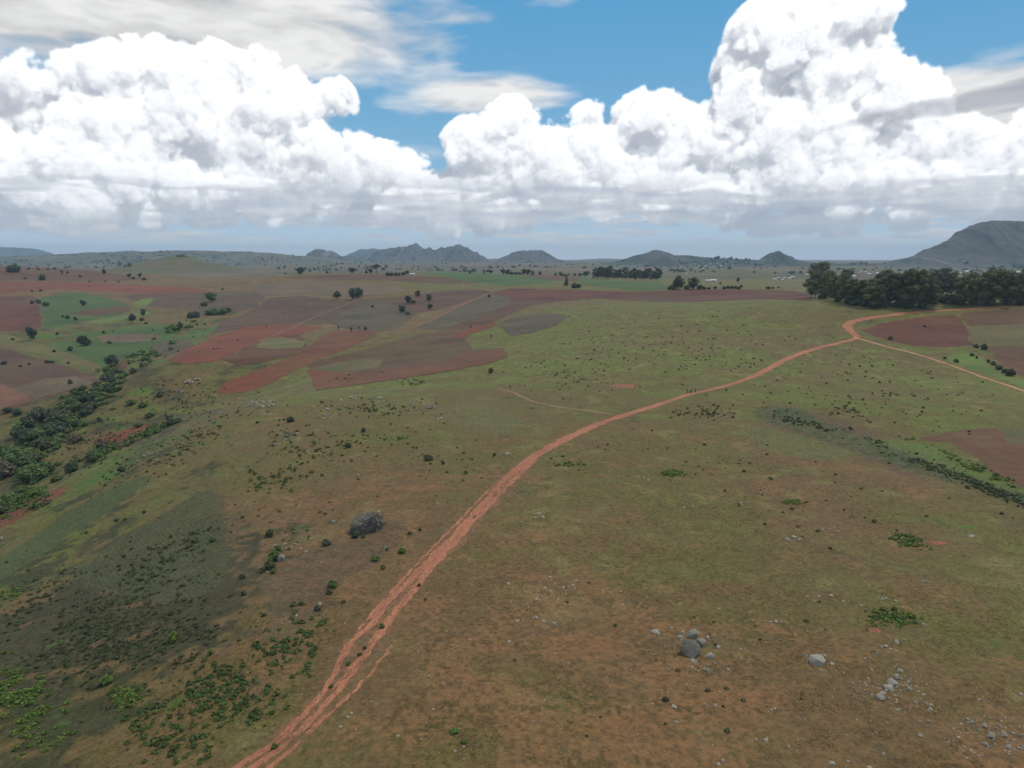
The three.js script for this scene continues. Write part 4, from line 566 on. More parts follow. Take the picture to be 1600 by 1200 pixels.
// every kind is built 1 m tall and scaled where it stands
const KIND = { tall: [], round: [], bush: [], cone: [], thin: [], spread: [] };
{ const r = RNG(404);
  for (let v = 0; v < 6; v++) {                                   // tall open gum-like trees
    const bl = [], lm = [limb([[0, -0.02, 0], [0.01, 0.25, 0.01], [(r() - 0.5) * 0.05, 0.5, (r() - 0.5) * 0.05], [(r() - 0.5) * 0.08, 0.78, (r() - 0.5) * 0.08]], 0.018, 0.005)];
    const n = 13 + Math.floor(r() * 5); for (let i = 0; i < n; i++) { const t = 0.14 + 0.80 * Math.pow((i + r() * 0.6) / n, 0.9), a = i * 2.4 + r(), R = 0.26 * Math.sin(Math.PI * Math.min(1, t * 0.86 + 0.14)) * (0.45 + 0.7 * r()) + 0.03, x = Math.cos(a) * R, z = Math.sin(a) * R; bl.push([x, t, z, 0.075 + 0.065 * r(), 0.85]); lm.push(limb([[0, t * 0.62, 0], [x * 0.5, t * 0.86, z * 0.5], [x, t, z]], 0.007, 0.002, 4)); }
    bl.push([0, 0.92, 0, 0.07, 0.9], [0.02, 0.55, 0, 0.13, 1.2], [-0.03, 0.32, 0.02, 0.14, 1.2]);
    KIND.tall.push([mergeGeometries(lm), leaves(bl, 5200, 0.020, r, { shell: 0.45, droop: 0.4, long: 1.9, tone: 0.4 })]);
  }
  for (let v = 0; v < 6; v++) {                                   // rounded field trees
    const bl = [], lm = [limb([[0, -0.03, 0], [0.01, 0.16, 0], [0.02 * r(), 0.4, 0.02 * r()], [0, 0.62, 0]], 0.035, 0.01)];
    const n = 9 + Math.floor(r() * 4); for (let i = 0; i < n; i++) { const a = i * 2.4 + r(), t = 0.24 + 0.58 * r(), R = 0.28 * Math.sqrt(1 - ((t - 0.53) / 0.55) ** 2) * (0.5 + 0.6 * r()), x = Math.cos(a) * R, z = Math.sin(a) * R; bl.push([x, t, z, 0.14 + 0.08 * r(), 0.95]); lm.push(limb([[0, t * 0.5, 0], [x * 0.5, t * 0.8, z * 0.5], [x, t, z]], 0.014, 0.004, 4)); }
    bl.push([0, 0.52, 0, 0.25, 1.1], [0.03, 0.8, 0, 0.16, 0.9], [0, 0.3, 0, 0.2, 0.8]);
    KIND.round.push([mergeGeometries(lm), leaves(bl, 2200, 0.046, r, { tone: 0.42 })]);
  }
  for (let v = 0; v < 6; v++) {                                   // bushes, wider than tall
    const bl = [], lm = []; const n = 8 + Math.floor(r() * 4);
    for (let i = 0; i < n; i++) { const a = i * 2.4 + r(), R = 0.5 * Math.sqrt(r()) * (0.6 + 0.4 * r()), t = 0.25 + 0.42 * r() * (1 - R), x = Math.cos(a) * R, z = Math.sin(a) * R; bl.push([x, t, z, 0.2 + 0.12 * r(), 0.95]); lm.push(limb([[x * 0.1, -0.05, z * 0.1], [x * 0.6, t * 0.5, z * 0.6], [x, t, z]], 0.02, 0.006, 4)); }
    bl.push([0, 0.62, 0, 0.26, 1]);
    KIND.bush.push([mergeGeometries(lm), leaves(bl, 1500, 0.085, r, { shell: 0.4, long: 1.7, tone: 0.42 })]);
  }
  for (let v = 0; v < 3; v++) {                                   // narrow pointed trees
    const bl = [], lm = [limb([[0, -0.03, 0], [0, 0.5, 0], [0, 0.95, 0]], 0.022, 0.003)];
    for (let i = 0; i < 16; i++) { const t = 0.12 + 0.82 * i / 15, a = i * 2.4, R = 0.17 * (1 - t) * (0.6 + 0.5 * r()); bl.push([Math.cos(a) * R, t, Math.sin(a) * R, 0.05 + 0.09 * (1 - t), 0.9]); }
    KIND.cone.push([mergeGeometries(lm), leaves(bl, 1300, 0.036, r, { droop: 0.5 })]);
  }
  for (let v = 0; v < 3; v++) {                                   // thin young trees
    const bl = [], lm = [limb([[0, -0.03, 0], [0.02, 0.4, 0], [0.0, 0.8, 0.03]], 0.022, 0.006)];
    for (let i = 0; i < 6; i++) { const a = i * 2.4 + r(), t = 0.45 + 0.5 * r(), x = Math.cos(a) * 0.12 * r(), z = Math.sin(a) * 0.12 * r(); bl.push([x, t, z, 0.07 + 0.06 * r(), 1.1]); lm.push(limb([[0, t * 0.7, 0], [x, t, z]], 0.009, 0.003, 4)); }
    KIND.thin.push([mergeGeometries(lm), leaves(bl, 650, 0.05, r)]);
  }
  for (let v = 0; v < 2; v++) {                                   // flat-topped tree
    const bl = [], lm = [limb([[0, -0.03, 0], [0, 0.3, 0], [0.02, 0.5, 0]], 0.05, 0.022)];
    for (let i = 0; i < 10; i++) { const a = i * 2.4 + r(), R = 0.42 * Math.sqrt((i + 0.5) / 10), x = Math.cos(a) * R, z = Math.sin(a) * R, t = 0.82 - R * 0.35 + 0.08 * r(); bl.push([x, t, z, 0.14 + 0.05 * r(), 0.7]); lm.push(limb([[0, 0.4, 0], [x * 0.6, t * 0.8, z * 0.6], [x, t, z]], 0.02, 0.005, 4)); }
    KIND.spread.push([mergeGeometries(lm), leaves(bl, 1500, 0.05, r)]);
  } }
const protos = {}, rp = RNG(909);
const NAMES = { tall: 'tall_tree', round: 'round_tree', bush: 'bush', cone: 'pointed_tree', thin: 'young_tree', spread: 'flat_topped_tree' };
function plant(kind, leaf, px, py, hpx, label, group, { maxD = 1e9, wide = 1 } = {}) {
  let p = at(px, py); for (let k = 1; k < 14 && (!p || p.D > maxD); k++) p = at(px, py + k); if (!p) return;
  const v = Math.floor(rp() * KIND[kind].length), key = kind + v + leaf, proto = protos[key] ??= treeOf(KIND[kind][v][0], KIND[kind][v][1], leaf.startsWith('euc') ? paleBark : barkMat, LEAF[leaf], kind === 'bush' ? ['stem', 'foliage'] : undefined);
  const t = proto.clone(), h = hpx * p.m, w = h * wide * (0.9 + 0.25 * rp()); t.position.set(p.x, p.y - 0.02 * h, p.z); t.rotation.y = rp() * 6.28; t.scale.set(w, h, w * (0.9 + 0.2 * rp()));
  return add(t, NAMES[kind], label, kind === 'bush' ? 'bush' : 'tree', group);
}
const SHADE = { dark: 'dark green', mid: 'dull green', green: 'fresh green', bright: 'bright green', grey: 'grey-green', dry: 'brownish half dry', pale: 'pale leaved', euc: 'grey-olive', eucDark: 'blackish green', eucLight: 'light olive' }, NOUN = { tall: 'tall tree', round: 'round tree', thin: 'slender tree', cone: 'pointed tree', spread: 'flat topped tree' };
// the grove beyond the road bend
{ const L1 = ' tall tree in the grove edge facing the open grass', L2 = ' tall tree in the grove behind the grove road', L3 = 'tall hazy grey-green tree at the back of the grove';
  for (const [x, y, h, l] of [[1281, 460, 52, 'euc'], [1274, 465, 42, 'euc'], [1292, 467, 46, 'eucLight'], [1305, 470, 40, 'euc'], [1318, 472, 45, 'eucLight'], [1331, 474, 40, 'euc'], [1344, 476, 40, 'eucDark'], [1357, 477, 43, 'eucLight'], [1371, 479, 36, 'euc'], [1378, 480, 32, 'eucDark']]) plant('tall', l, x, y, h, SHADE[l] + L1, 'trees at the grove edge facing the grass', { wide: 1.15 });
  for (const [x, y, h, l] of [[1388, 473, 46, 'eucDark'], [1400, 477, 52, 'eucDark'], [1412, 479, 58, 'euc'], [1424, 480, 63, 'eucLight'], [1437, 481, 62, 'euc'], [1449, 480, 50, 'euc'], [1502, 476, 46, 'euc'], [1514, 476, 52, 'eucLight'], [1527, 476, 47, 'euc'], [1540, 476, 52, 'euc'], [1553, 475, 56, 'eucLight'], [1567, 475, 54, 'euc'], [1580, 475, 46, 'eucDark'], [1594, 475, 50, 'euc'], [1610, 475, 54, 'eucLight'], [1628, 475, 52, 'euc'], [1648, 474, 54, 'euc']]) plant('tall', l, x, y, h, SHADE[l] + L2, 'trees of the grove behind the grove road', { wide: 1.1 });
  for (const [x, y, h] of [[1322, 463, 44], [1370, 464, 38], [1382, 462, 42], [1460, 462, 42], [1473, 461, 44], [1486, 462, 38], [1545, 463, 46], [1600, 463, 44]]) plant('tall', 'grey', x, y, h, L3, 'trees at the back of the grove');
  for (const [x, y, h, l] of [[1310, 472, 14, 'dark'], [1326, 475, 15, 'dark'], [1338, 477, 14, 'mid'], [1352, 479, 16, 'dark'], [1366, 481, 17, 'dark'], [1288, 467, 13, 'mid'], [1404, 481, 15, 'dark'], [1420, 482, 14, 'dark'], [1440, 482, 14, 'dark'], [1458, 474, 16, 'green'], [1468, 471, 19, 'green'], [1478, 473, 17, 'mid'], [1488, 474, 18, 'green'], [1498, 476, 16, 'mid'], [1520, 477, 12, 'dark'], [1545, 477, 14, 'mid'], [1575, 477, 14, 'dark'], [1598, 477, 13, 'mid']]) plant('bush', l, x, y, h, SHADE[l] + ' undergrowth bush at the foot of the grove', 'undergrowth at the foot of the grove'); }
// field trees across the valley
const FT = (l, g, list) => { const mixed = new Set(list.map(e => e[1])).size > 1 || new Set(list.map(e => e[0] === 'bush')).size > 1, top = [...list].sort((a, b) => b[4] - a[4]);
  for (const e of list) { const [k, leaf, x, y, h, o] = e; let s = mixed ? l.replace(/^.*?(tree|bush|shrub|clump|tuft|plant)\b/, SHADE[leaf] + ' ' + (k === 'bush' ? 'bush' : NOUN[k])) : l; if (list.length > 2 && e === top[0] && h > top[1][4] * 1.12 && s.split(' ').length < 13) s += ', biggest of its group'; plant(k, leaf, x, y, h, s, g, o); } };
FT('dark round tree standing where the pale track meets the upper slope', 'trees at the top of the pale track', [['round', 'dark', 527, 467, 14], ['round', 'dark', 551, 468, 19], ['round', 'dark', 560, 465, 18]]);
FT('dark small tree in the loose group above the dark crop plot', 'loose group of trees above the dark crop plot', [['round', 'dark', 638, 475, 14], ['round', 'mid', 653, 463, 11], ['round', 'dark', 670, 470, 12], ['bush', 'mid', 646, 474, 7], ['round', 'dark', 629, 489, 13], ['round', 'dark', 672, 483, 10], ['bush', 'mid', 637, 492, 6]]);
FT('tiny tree standing on the edge of the deep red plot', 'tiny trees along the deep red plot', [['thin', 'dark', 529, 517, 8], ['thin', 'dark', 549, 520, 10], ['round', 'dark', 571, 516, 7], ['thin', 'dark', 561, 516, 6], ['bush', 'dark', 582, 480, 4], ['thin', 'dark', 442, 491, 5]]);
FT('slender young tree beside the wide red field', 'young trees beside the wide red field', [['thin', 'dark', 764, 470, 11], ['thin', 'mid', 735, 514, 7], ['thin', 'mid', 768, 530, 8]]);
FT('round dark bush on the green rim below the wide red field', null, [['bush', 'dark', 767, 583, 10]]);
FT('dark round tree on the skyline of the brown strip', 'trees on the skyline of the brown strip', [['round', 'dark', 470, 429, 12, { maxD: 1350, wide: 1.2 }], ['round', 'dark', 551, 424, 9, { maxD: 1350 }], ['bush', 'dark', 511, 425, 4, { maxD: 1350 }], ['bush', 'dark', 572, 423, 5, { maxD: 1350 }], ['round', 'dark', 579, 422, 8, { maxD: 1350 }]]);
FT('flat topped dark tree, tallest on the skyline of the brown strip', null, [['spread', 'dark', 588, 422, 15, { maxD: 1350 }]]);
FT('dark hedge bush on the skyline beside the lone hut', 'hedge beside the lone hut', [[606, 431], [612, 431], [618, 431], [624, 431], [630, 430], [636, 428]].map(([x, y]) => ['bush', 'dark', x, y, 7, { maxD: 1350, wide: 0.9 }]));
FT('dark tree in the thin row on the green skyline', 'thin row of trees on the green skyline', [['round', 'dark', 734, 425, 6, { maxD: 1400 }], ['bush', 'dark', 756, 424, 3, { maxD: 1400 }], ['round', 'dark', 767, 424, 6, { maxD: 1400 }], ['round', 'dark', 787, 425, 10, { maxD: 1400 }], ['round', 'dark', 793, 425, 9, { maxD: 1400 }], ['bush', 'dark', 799, 425, 6, { maxD: 1400 }], ['bush', 'dark', 806, 425, 5, { maxD: 1400 }], ['bush', 'dark', 811, 425, 5, { maxD: 1400 }], ['round', 'dark', 819, 425, 10, { maxD: 1400 }], ['round', 'dark', 825, 425, 10, { maxD: 1400 }], ['round', 'dark', 832, 426, 8, { maxD: 1400 }], ['round', 'dark', 844, 427, 7, { maxD: 1400 }], ['round', 'dark', 868, 429, 6, { maxD: 1400 }], ['round', 'dark', 876, 429, 8, { maxD: 1400 }], ['bush', 'dark', 882, 429, 5, { maxD: 1400 }], ['round', 'dark', 898, 431, 6, { maxD: 1400 }], ['round', 'dark', 906, 431, 6, { maxD: 1400 }], ['round', 'dark', 915, 432, 9, { maxD: 1400 }]]);
FT('pointed dark tree at the head of the maroon strip', null, [['cone', 'dark', 885, 447, 18]]);
FT('dark bush beside the pointed tree', 'bushes beside the pointed tree', [['bush', 'dark', 897, 450, 10], ['bush', 'dark', 904, 450, 8]]);
FT('dark tree in the long tree line behind the pale green field', 'long tree line behind the pale green field', [932, 939, 946, 953, 961, 968, 976, 984, 991, 999, 1006, 1013, 1021, 1028].map((x, i) => ['tall', i % 3 ? 'eucDark' : 'euc', x, 435 + i * 0.18, [17, 19, 17, 21, 15, 16, 18, 14, 18, 16, 14, 19, 15, 19][i], { maxD: 1500, wide: 1.3 }]));
FT('full dark tree in the pair behind the maroon strip', 'pair of trees behind the maroon strip', [['round', 'mid', 1060, 452, 24, { wide: 1.15 }], ['round', 'dark', 1083, 452, 20, { wide: 1.1 }]]);
FT('low bush beside the pair of full trees', 'bushes beside the pair of full trees', [['bush', 'mid', 1051, 452, 10], ['bush', 'mid', 1072, 452, 8], ['bush', 'mid', 1094, 452, 9], ['bush', 'mid', 1046, 452, 6], ['bush', 'dark', 1100, 452, 6]]);
FT('small bush in the hedge row behind the maroon strip', 'hedge row behind the maroon strip', [[1108, 452, 5], [1118, 451, 5], [1131, 452, 6], [1137, 451, 6], [1143, 451, 6], [1149, 451, 6], [1154, 452, 5], [1158, 449, 5], [1200, 452, 6], [1207, 451, 4], [1216, 450, 3]].map(([x, y, h]) => ['bush', 'dark', x, y, h]));
FT('small lone tree near the white roofed houses', null, [['round', 'mid', 1153, 441, 8]]);
FT('thin lone tree at the end of the hedge row', null, [['thin', 'dry', 1125, 448, 8]]);
FT('tiny tree on the shoulder of the village hill', 'trees on the shoulder of the village hill', [[1118, 406, 6], [1122, 406, 7], [1142, 406, 6], [1150, 407, 5], [1166, 407, 5], [1171, 407, 4], [1103, 409, 4], [1062, 408, 4], [1085, 412, 5], [1096, 414, 4], [1131, 414, 5], [1140, 418, 4], [1170, 414, 4], [1180, 416, 5]].map(([x, y, h]) => ['round', 'dark', x, y, h]));
FT('dark round bush on the bare brown slope', 'bushes on the bare brown slope', [['bush', 'dark', 23, 425, 15], ['bush', 'dark', 66, 438, 12], ['bush', 'dark', 40, 436, 4], ['bush', 'dark', 60, 415, 4, { maxD: 1300 }], ['bush', 'dark', 45, 421, 4], ['bush', 'dark', 75, 422, 4], ['bush', 'dark', 86, 421, 4], ['bush', 'dark', 96, 425, 4], ['bush', 'dark', 106, 427, 4], ['bush', 'dark', 97, 428, 3], ['bush', 'dark', 125, 433, 4], ['bush', 'dark', 30, 410, 4, { maxD: 1300 }], ['bush', 'dark', 17, 408, 5, { maxD: 1300 }], ['bush', 'dark', 140, 441, 3], ['bush', 'dark', 165, 440, 3], ['bush', 'dark', 185, 441, 3]]);
FT('small tree at the foot of the bare brown slope', 'trees at the foot of the bare brown slope', [['round', 'mid', 163, 428, 9], ['round', 'dark', 202, 434, 7], ['round', 'dark', 219, 434, 8], ['bush', 'mid', 208, 436, 5], ['bush', 'mid', 225, 438, 6], ['round', 'dark', 188, 416, 8], ['round', 'dark', 202, 417, 7], ['bush', 'dark', 195, 417, 4]]);
FT('tiny tree in the clump capping the green conical hill', 'trees capping the green conical hill', [278, 282, 286, 290].map((x, i) => ['round', 'dark', x, 402, [4, 5, 5, 3][i], { maxD: 2600 }]));
FT('dark tree on the lush valley floor', 'trees on the lush valley floor', [['round', 'dark', 50, 532, 23, { wide: 0.8 }], ['round', 'dark', 131, 540, 18], ['bush', 'dark', 136, 539, 12], ['bush', 'dark', 126, 534, 12], ['round', 'dark', 130, 479, 11], ['bush', 'dark', 110, 548, 9], ['round', 'dark', 207, 504, 16], ['round', 'dark', 224, 493, 12], ['bush', 'mid', 221, 501, 6], ['round', 'dark', 281, 515, 14], ['bush', 'dark', 270, 517, 7], ['bush', 'dark', 297, 497, 12], ['bush', 'dark', 306, 496, 12], ['bush', 'mid', 228, 506, 4], ['bush', 'dark', 85, 550, 5], ['bush', 'dark', 90, 523, 5], ['bush', 'mid', 162, 521, 5], ['bush', 'mid', 171, 537, 6], ['bush', 'dark', 20, 531, 4], ['bush', 'dark', 50, 456, 4], ['bush', 'dark', 64, 455, 4], ['bush', 'dark', 348, 453, 4]]);
FT('grey-green low scrub bush in the valley head', 'scrub in the valley head', [['bush', 'mid', 60, 474, 8], ['bush', 'mid', 72, 478, 8], ['bush', 'mid', 50, 475, 7], ['bush', 'mid', 105, 498, 7], ['bush', 'mid', 118, 500, 6], ['bush', 'grey', 98, 496, 5]]);
FT('light green spreading tree above the green strip', 'light green trees above the green strip', [['round', 'green', 330, 472, 17, { wide: 1.2 }], ['bush', 'green', 320, 478, 9], ['bush', 'green', 336, 492, 14], ['bush', 'green', 348, 491, 12], ['bush', 'mid', 356, 488, 9], ['bush', 'green', 326, 492, 10]]);
FT('small bush on the slope across the valley', 'bushes on the slope across the valley', [['bush', 'dark', 7, 569, 7], ['bush', 'mid', 74, 567, 6], ['bush', 'dark', 81, 567, 5], ['bush', 'dark', 32, 573, 4], ['bush', 'mid', 45, 570, 4], ['bush', 'dark', 110, 600, 9], ['bush', 'mid', 107, 568, 4]]);
// scrub along the stream below the ridge
FT('dark leafy bush in the dense stream scrub', 'dense scrub along the stream', [['round', 'dark', 175, 572, 20, { wide: 1.25 }], ['bush', 'dark', 208, 583, 10, { wide: 1.25 }], ['bush', 'green', 168, 584, 13, { wide: 1.25 }], ['bush', 'mid', 180, 590, 17, { wide: 1.25 }], ['bush', 'dark', 172, 597, 16, { wide: 1.25 }], ['bush', 'green', 188, 584, 10, { wide: 1.25 }], ['bush', 'mid', 152, 606, 12, { wide: 1.25 }], ['bush', 'green', 158, 614, 14, { wide: 1.25 }], ['bush', 'dark', 168, 612, 14, { wide: 1.25 }], ['bush', 'dark', 146, 626, 17, { wide: 1.25 }], ['bush', 'mid', 130, 612, 13, { wide: 1.25 }], ['bush', 'dark', 133, 626, 14, { wide: 1.25 }], ['bush', 'green', 157, 622, 13, { wide: 1.25 }], ['bush', 'mid', 118, 616, 12, { wide: 1.25 }], ['bush', 'mid', 142, 640, 16, { wide: 1.25 }], ['bush', 'dark', 132, 648, 17, { wide: 1.25 }], ['bush', 'green', 122, 640, 16, { wide: 1.25 }], ['bush', 'dark', 62, 655, 22, { wide: 1.25 }], ['bush', 'mid', 82, 652, 18, { wide: 1.25 }], ['bush', 'dark', 46, 668, 22, { wide: 1.25 }], ['bush', 'dark', 36, 682, 20, { wide: 1.25 }], ['bush', 'mid', 100, 664, 29, { wide: 1.25 }], ['bush', 'green', 112, 668, 23, { wide: 1.25 }], ['bush', 'dark', 92, 676, 23, { wide: 1.25 }], ['bush', 'mid', 76, 684, 26, { wide: 1.25 }], ['bush', 'green', 62, 690, 26, { wide: 1.25 }], ['bush', 'mid', 66, 700, 21, { wide: 1.25 }], ['bush', 'dark', 48, 690, 20, { wide: 1.25 }], ['bush', 'dark', 28, 648, 12, { wide: 1.25 }], ['bush', 'dark', 12, 644, 10, { wide: 1.25 }]]);
FT('big fresh green bush beside the stream scrub', 'fresh green bushes beside the stream', [['bush', 'green', 33, 726, 31, { wide: 1.25 }], ['bush', 'green', 22, 716, 23, { wide: 1.25 }], ['bush', 'mid', 47, 724, 23, { wide: 1.25 }], ['bush', 'green', 56, 748, 29, { wide: 1.25 }], ['bush', 'green', 68, 738, 21, { wide: 1.25 }], ['bush', 'green', 60, 716, 14, { wide: 1.25 }], ['bush', 'bright', 52, 774, 13, { wide: 1.25 }], ['bush', 'green', 36, 768, 13, { wide: 1.25 }], ['bush', 'bright', 64, 772, 12, { wide: 1.25 }], ['bush', 'green', 14, 792, 23, { wide: 1.25 }], ['bush', 'mid', 3, 800, 21, { wide: 1.25 }], ['bush', 'green', 26, 782, 14, { wide: 1.25 }], ['bush', 'green', 88, 752, 12, { wide: 1.25 }], ['bush', 'bright', 96, 748, 8, { wide: 1.25 }]]);
FT('brownish half dry bush beside the fresh green bushes', 'half dry bushes near the stream', [['bush', 'dry', 9, 742, 26, { wide: 1.25 }], ['bush', 'dry', 120, 690, 13, { wide: 1.25 }], ['bush', 'dry', 112, 688, 10, { wide: 1.25 }], ['bush', 'dry', 158, 698, 14, { wide: 1.25 }], ['bush', 'dry', 72, 788, 10, { wide: 1.25 }], ['bush', 'dry', 60, 792, 9, { wide: 1.25 }]]);
FT('dark bush on the bank above the stream scrub', 'bushes on the bank above the stream', [['bush', 'dark', 112, 738, 20, { wide: 1.25 }], ['bush', 'mid', 145, 722, 17, { wide: 1.25 }], ['bush', 'green', 152, 714, 16, { wide: 1.25 }], ['bush', 'mid', 166, 706, 13, { wide: 1.25 }], ['bush', 'green', 176, 702, 12, { wide: 1.25 }], ['bush', 'dark', 190, 738, 12, { wide: 1.25 }], ['bush', 'mid', 205, 692, 9, { wide: 1.25 }], ['bush', 'green', 230, 682, 9, { wide: 1.25 }], ['bush', 'green', 246, 676, 9, { wide: 1.25 }], ['bush', 'dark', 155, 658, 8, { wide: 1.25 }], ['bush', 'mid', 215, 668, 8, { wide: 1.25 }], ['bush', 'green', 222, 636, 10, { wide: 1.25 }], ['bush', 'green', 205, 632, 10, { wide: 1.25 }], ['bush', 'mid', 234, 652, 9, { wide: 1.25 }], ['bush', 'mid', 250, 620, 9, { wide: 1.25 }]]);
FT('pale leaved thin tree above a dark bush on the slope', null, [['thin', 'pale', 262, 663, 20]]);
FT('dark bush under the pale leaved thin tree', 'bushes under the pale leaved tree', [['bush', 'dark', 268, 664, 13], ['bush', 'mid', 278, 660, 9]]);
// bushes on the ridge itself
FT('small round bush on the grass beyond the split boulder', 'round bushes beyond the split boulder', [['bush', 'mid', 670, 719, 11], ['bush', 'dark', 455, 659, 11], ['bush', 'dark', 545, 699, 10], ['bush', 'dark', 568, 675, 8], ['bush', 'mid', 692, 725, 7], ['bush', 'green', 728, 740, 6], ['bush', 'mid', 772, 712, 6]]);
FT('bright green leafy plant in the grass beside the road and boulder', 'bright plants between road and boulder', [['bush', 'bright', 627, 864, 11], ['bush', 'bright', 587, 876, 10], ['bush', 'green', 598, 889, 8], ['bush', 'dark', 640, 835, 6], ['bush', 'dark', 656, 829, 5], ['bush', 'green', 605, 860, 6], ['bush', 'bright', 458, 828, 5]]);
FT('grey-green rounded bush below the split boulder', 'grey-green bushes below the split boulder', [['bush', 'grey', 511, 852, 13], ['bush', 'mid', 422, 838, 14], ['bush', 'mid', 483, 842, 6]]);
FT('dark leafy bush growing round the grey slope rock', 'bushes round the grey slope rock', [['bush', 'green', 428, 876, 18], ['bush', 'mid', 420, 888, 15], ['bush', 'green', 434, 862, 12], ['bush', 'mid', 410, 894, 10], ['bush', 'green', 427, 895, 9]]);
FT('dark green bush at the foot of the split boulder', 'bushes hugging the split boulder', [['bush', 'dark', 556, 840, 13], ['bush', 'dark', 567, 840, 7], ['bush', 'mid', 598, 820, 6], ['bush', 'grey', 553, 826, 9]]);
FT('dark low bush on the worn slope above the road', 'low bushes on the worn slope', [['bush', 'green', 521, 918, 15], ['bush', 'dark', 515, 928, 9], ['bush', 'dark', 495, 953, 9], ['bush', 'mid', 470, 945, 7], ['bush', 'mid', 537, 942, 6]]);
FT('bright green round shrub standing in the dark weeds', 'bright shrubs in the dark weeds', [['bush', 'bright', 271, 1001, 18], ['bush', 'bright', 168, 1068, 17]]);
FT('small dark shrub on the edge of the row crop', 'shrubs on the edge of the row crop', [['bush', 'green', 333, 846, 9], ['bush', 'green', 303, 848, 9], ['bush', 'dark', 378, 904, 9], ['bush', 'mid', 381, 930, 9], ['bush', 'dark', 182, 815, 6], ['bush', 'dark', 135, 834, 5], ['bush', 'dark', 225, 802, 6], ['bush', 'mid', 195, 813, 5]]);
FT('small green tuft growing between the road tracks', 'tufts between the road tracks', [['bush', 'green', 597, 981, 9], ['bush', 'green', 545, 1039, 7], ['bush', 'bright', 518, 1074, 7], ['bush', 'green', 430, 1168, 9], ['bush', 'dark', 570, 1014, 6], ['bush', 'mid', 655, 916, 6], ['bush', 'mid', 562, 1024, 6]]);
FT('low lush green clump on the bare reddish grass', 'lush clumps on the reddish grass', [['bush', 'bright', 710, 1144, 9, { wide: 1.6 }], ['bush', 'green', 725, 1160, 6, { wide: 1.5 }]]);
FT('dark round bush in the row beside the brown plot', 'row of bushes beside the brown plot', [['bush', 'dark', 1538, 546, 11], ['bush', 'dark', 1525, 543, 7], ['bush', 'dark', 1579, 587, 14], ['bush', 'dark', 1570, 583, 9], ['bush', 'mid', 1560, 577, 9], ['bush', 'mid', 1552, 571, 8], ['bush', 'mid', 1544, 567, 7], ['bush', 'mid', 1518, 556, 6], ['bush', 'mid', 1526, 560, 5], ['bush', 'mid', 1494, 566, 7], ['bush', 'mid', 1476, 561, 5], ['bush', 'green', 1392, 531, 8], ['bush', 'dark', 1445, 511, 4]]);

// ---------------------------------------------------------------- grass, weeds and scrub that nobody could count
{ const r = RNG(61), pos = [], nor = [];
  for (let i = 0; i < 7; i++) { const a = i / 7 * 6.2832 + r(), l = 0.35 + 0.35 * r(), h = 0.6 + 0.5 * r(), x = Math.cos(a), z = Math.sin(a), w = 0.13; pos.push(-z * w + x * 0.05, 0, x * w + z * 0.05, z * w + x * 0.05, 0, -x * w + z * 0.05, x * l, h, z * l); const n = new THREE.Vector3(x * 0.5, 1, z * 0.5).normalize(); for (let k = 0; k < 3; k++) nor.push(n.x, n.y, n.z); }
  const tuft = new THREE.BufferGeometry(); tuft.setAttribute('position', new THREE.Float32BufferAttribute(pos, 3)); tuft.computeVertexNormals();
  const N = 120000, m = new THREE.InstancedMesh(tuft, new THREE.MeshStandardMaterial({ roughness: 1, side: THREE.DoubleSide }), N), M = new THREE.Matrix4(), q = new THREE.Quaternion(), e = new THREE.Euler(), P = new THREE.Vector3(), S = new THREE.Vector3(), C = new THREE.Color(); let n = 0;
  for (let tries = 0; n < N && tries < N * 4; tries++) {
    const D = 52 * Math.pow(290 / 52, Math.pow(r(), 1.25)), x = (r() * 2 - 1) * (D * 0.76 + 6), z = -D; if (Math.abs(x) > 158 || z < -293 || r() < sstep(150, 285, D)) continue; if (vn(x / 2.3 + 4, z / 2.3) * 0.6 + vn(x / 9, z / 9 + 6) * 0.4 < 0.40 + 0.2 * r()) continue; if (roadCells[Math.floor(z + 295) * 320 + Math.floor(x + 160)]) continue;
    const c = groundColor(x, z, true); if (c[0] > c[1] * 1.75 && r() < 0.75) continue;
    const s = (0.08 + 0.14 * r() * r()) * (0.8 + D / 260), t = 0.95 + 0.55 * r(); P.set(x, groundY(x, z) - 0.01, z); e.set((r() - 0.5) * 0.4, r() * 6.28, (r() - 0.5) * 0.4); q.setFromEuler(e); S.set(s * 1.3, s * (0.3 + 0.35 * r()), s * 1.3); m.setMatrixAt(n, M.compose(P, q, S)); m.setColorAt(n, C.setRGB(Math.min(0.3, c[0] * t), Math.min(0.3, c[1] * t * 1.08), Math.min(0.2, c[2] * t))); n++;
  }
  m.count = n; add(m, 'grass', 'short tufted grass over the whole ridge', 'grass', null, 'stuff');
}
{ const r = RNG(515), g = leaves([[0, 0.5, 0, 0.42, 1], [0.28, 0.36, 0.1, 0.28, 0.9], [-0.25, 0.4, -0.2, 0.3, 0.9]], 60, 0.30, r, { shell: 0.4 }), n = 1000, m = new THREE.InstancedMesh(g, LEAF.dark, n), M = new THREE.Matrix4(), q = new THREE.Quaternion(), e = new THREE.Euler(), P = new THREE.Vector3(), S = new THREE.Vector3(); let k = 0;
  for (let t = 0; t < n * 5 && k < n; t++) { const px = -20 + 1640 * r(), py = 391 + 40 * r(), p = at(px, py); if (!p || p.D < 1500 || p.D > 9000 || (px > 1390 && py < 412) || (p.D < 2900 && px < 430)) continue; if (fbm(p.x / 170 + 5, p.z / 170, 3) < 0.47 + 0.12 * r()) continue; const z = 5 + 7 * r() * r(); P.set(p.x, p.y - 0.3, p.z); q.setFromEuler(e.set(0, r() * 6.28, 0)); S.set(z * (1 + r()), z, z); m.setMatrixAt(k++, M.compose(P, q, S)); }
  m.count = k; add(m, 'far_woodland', 'far dark scrub and trees dotting the plain and distant hills', 'woodland', null, 'stuff'); }
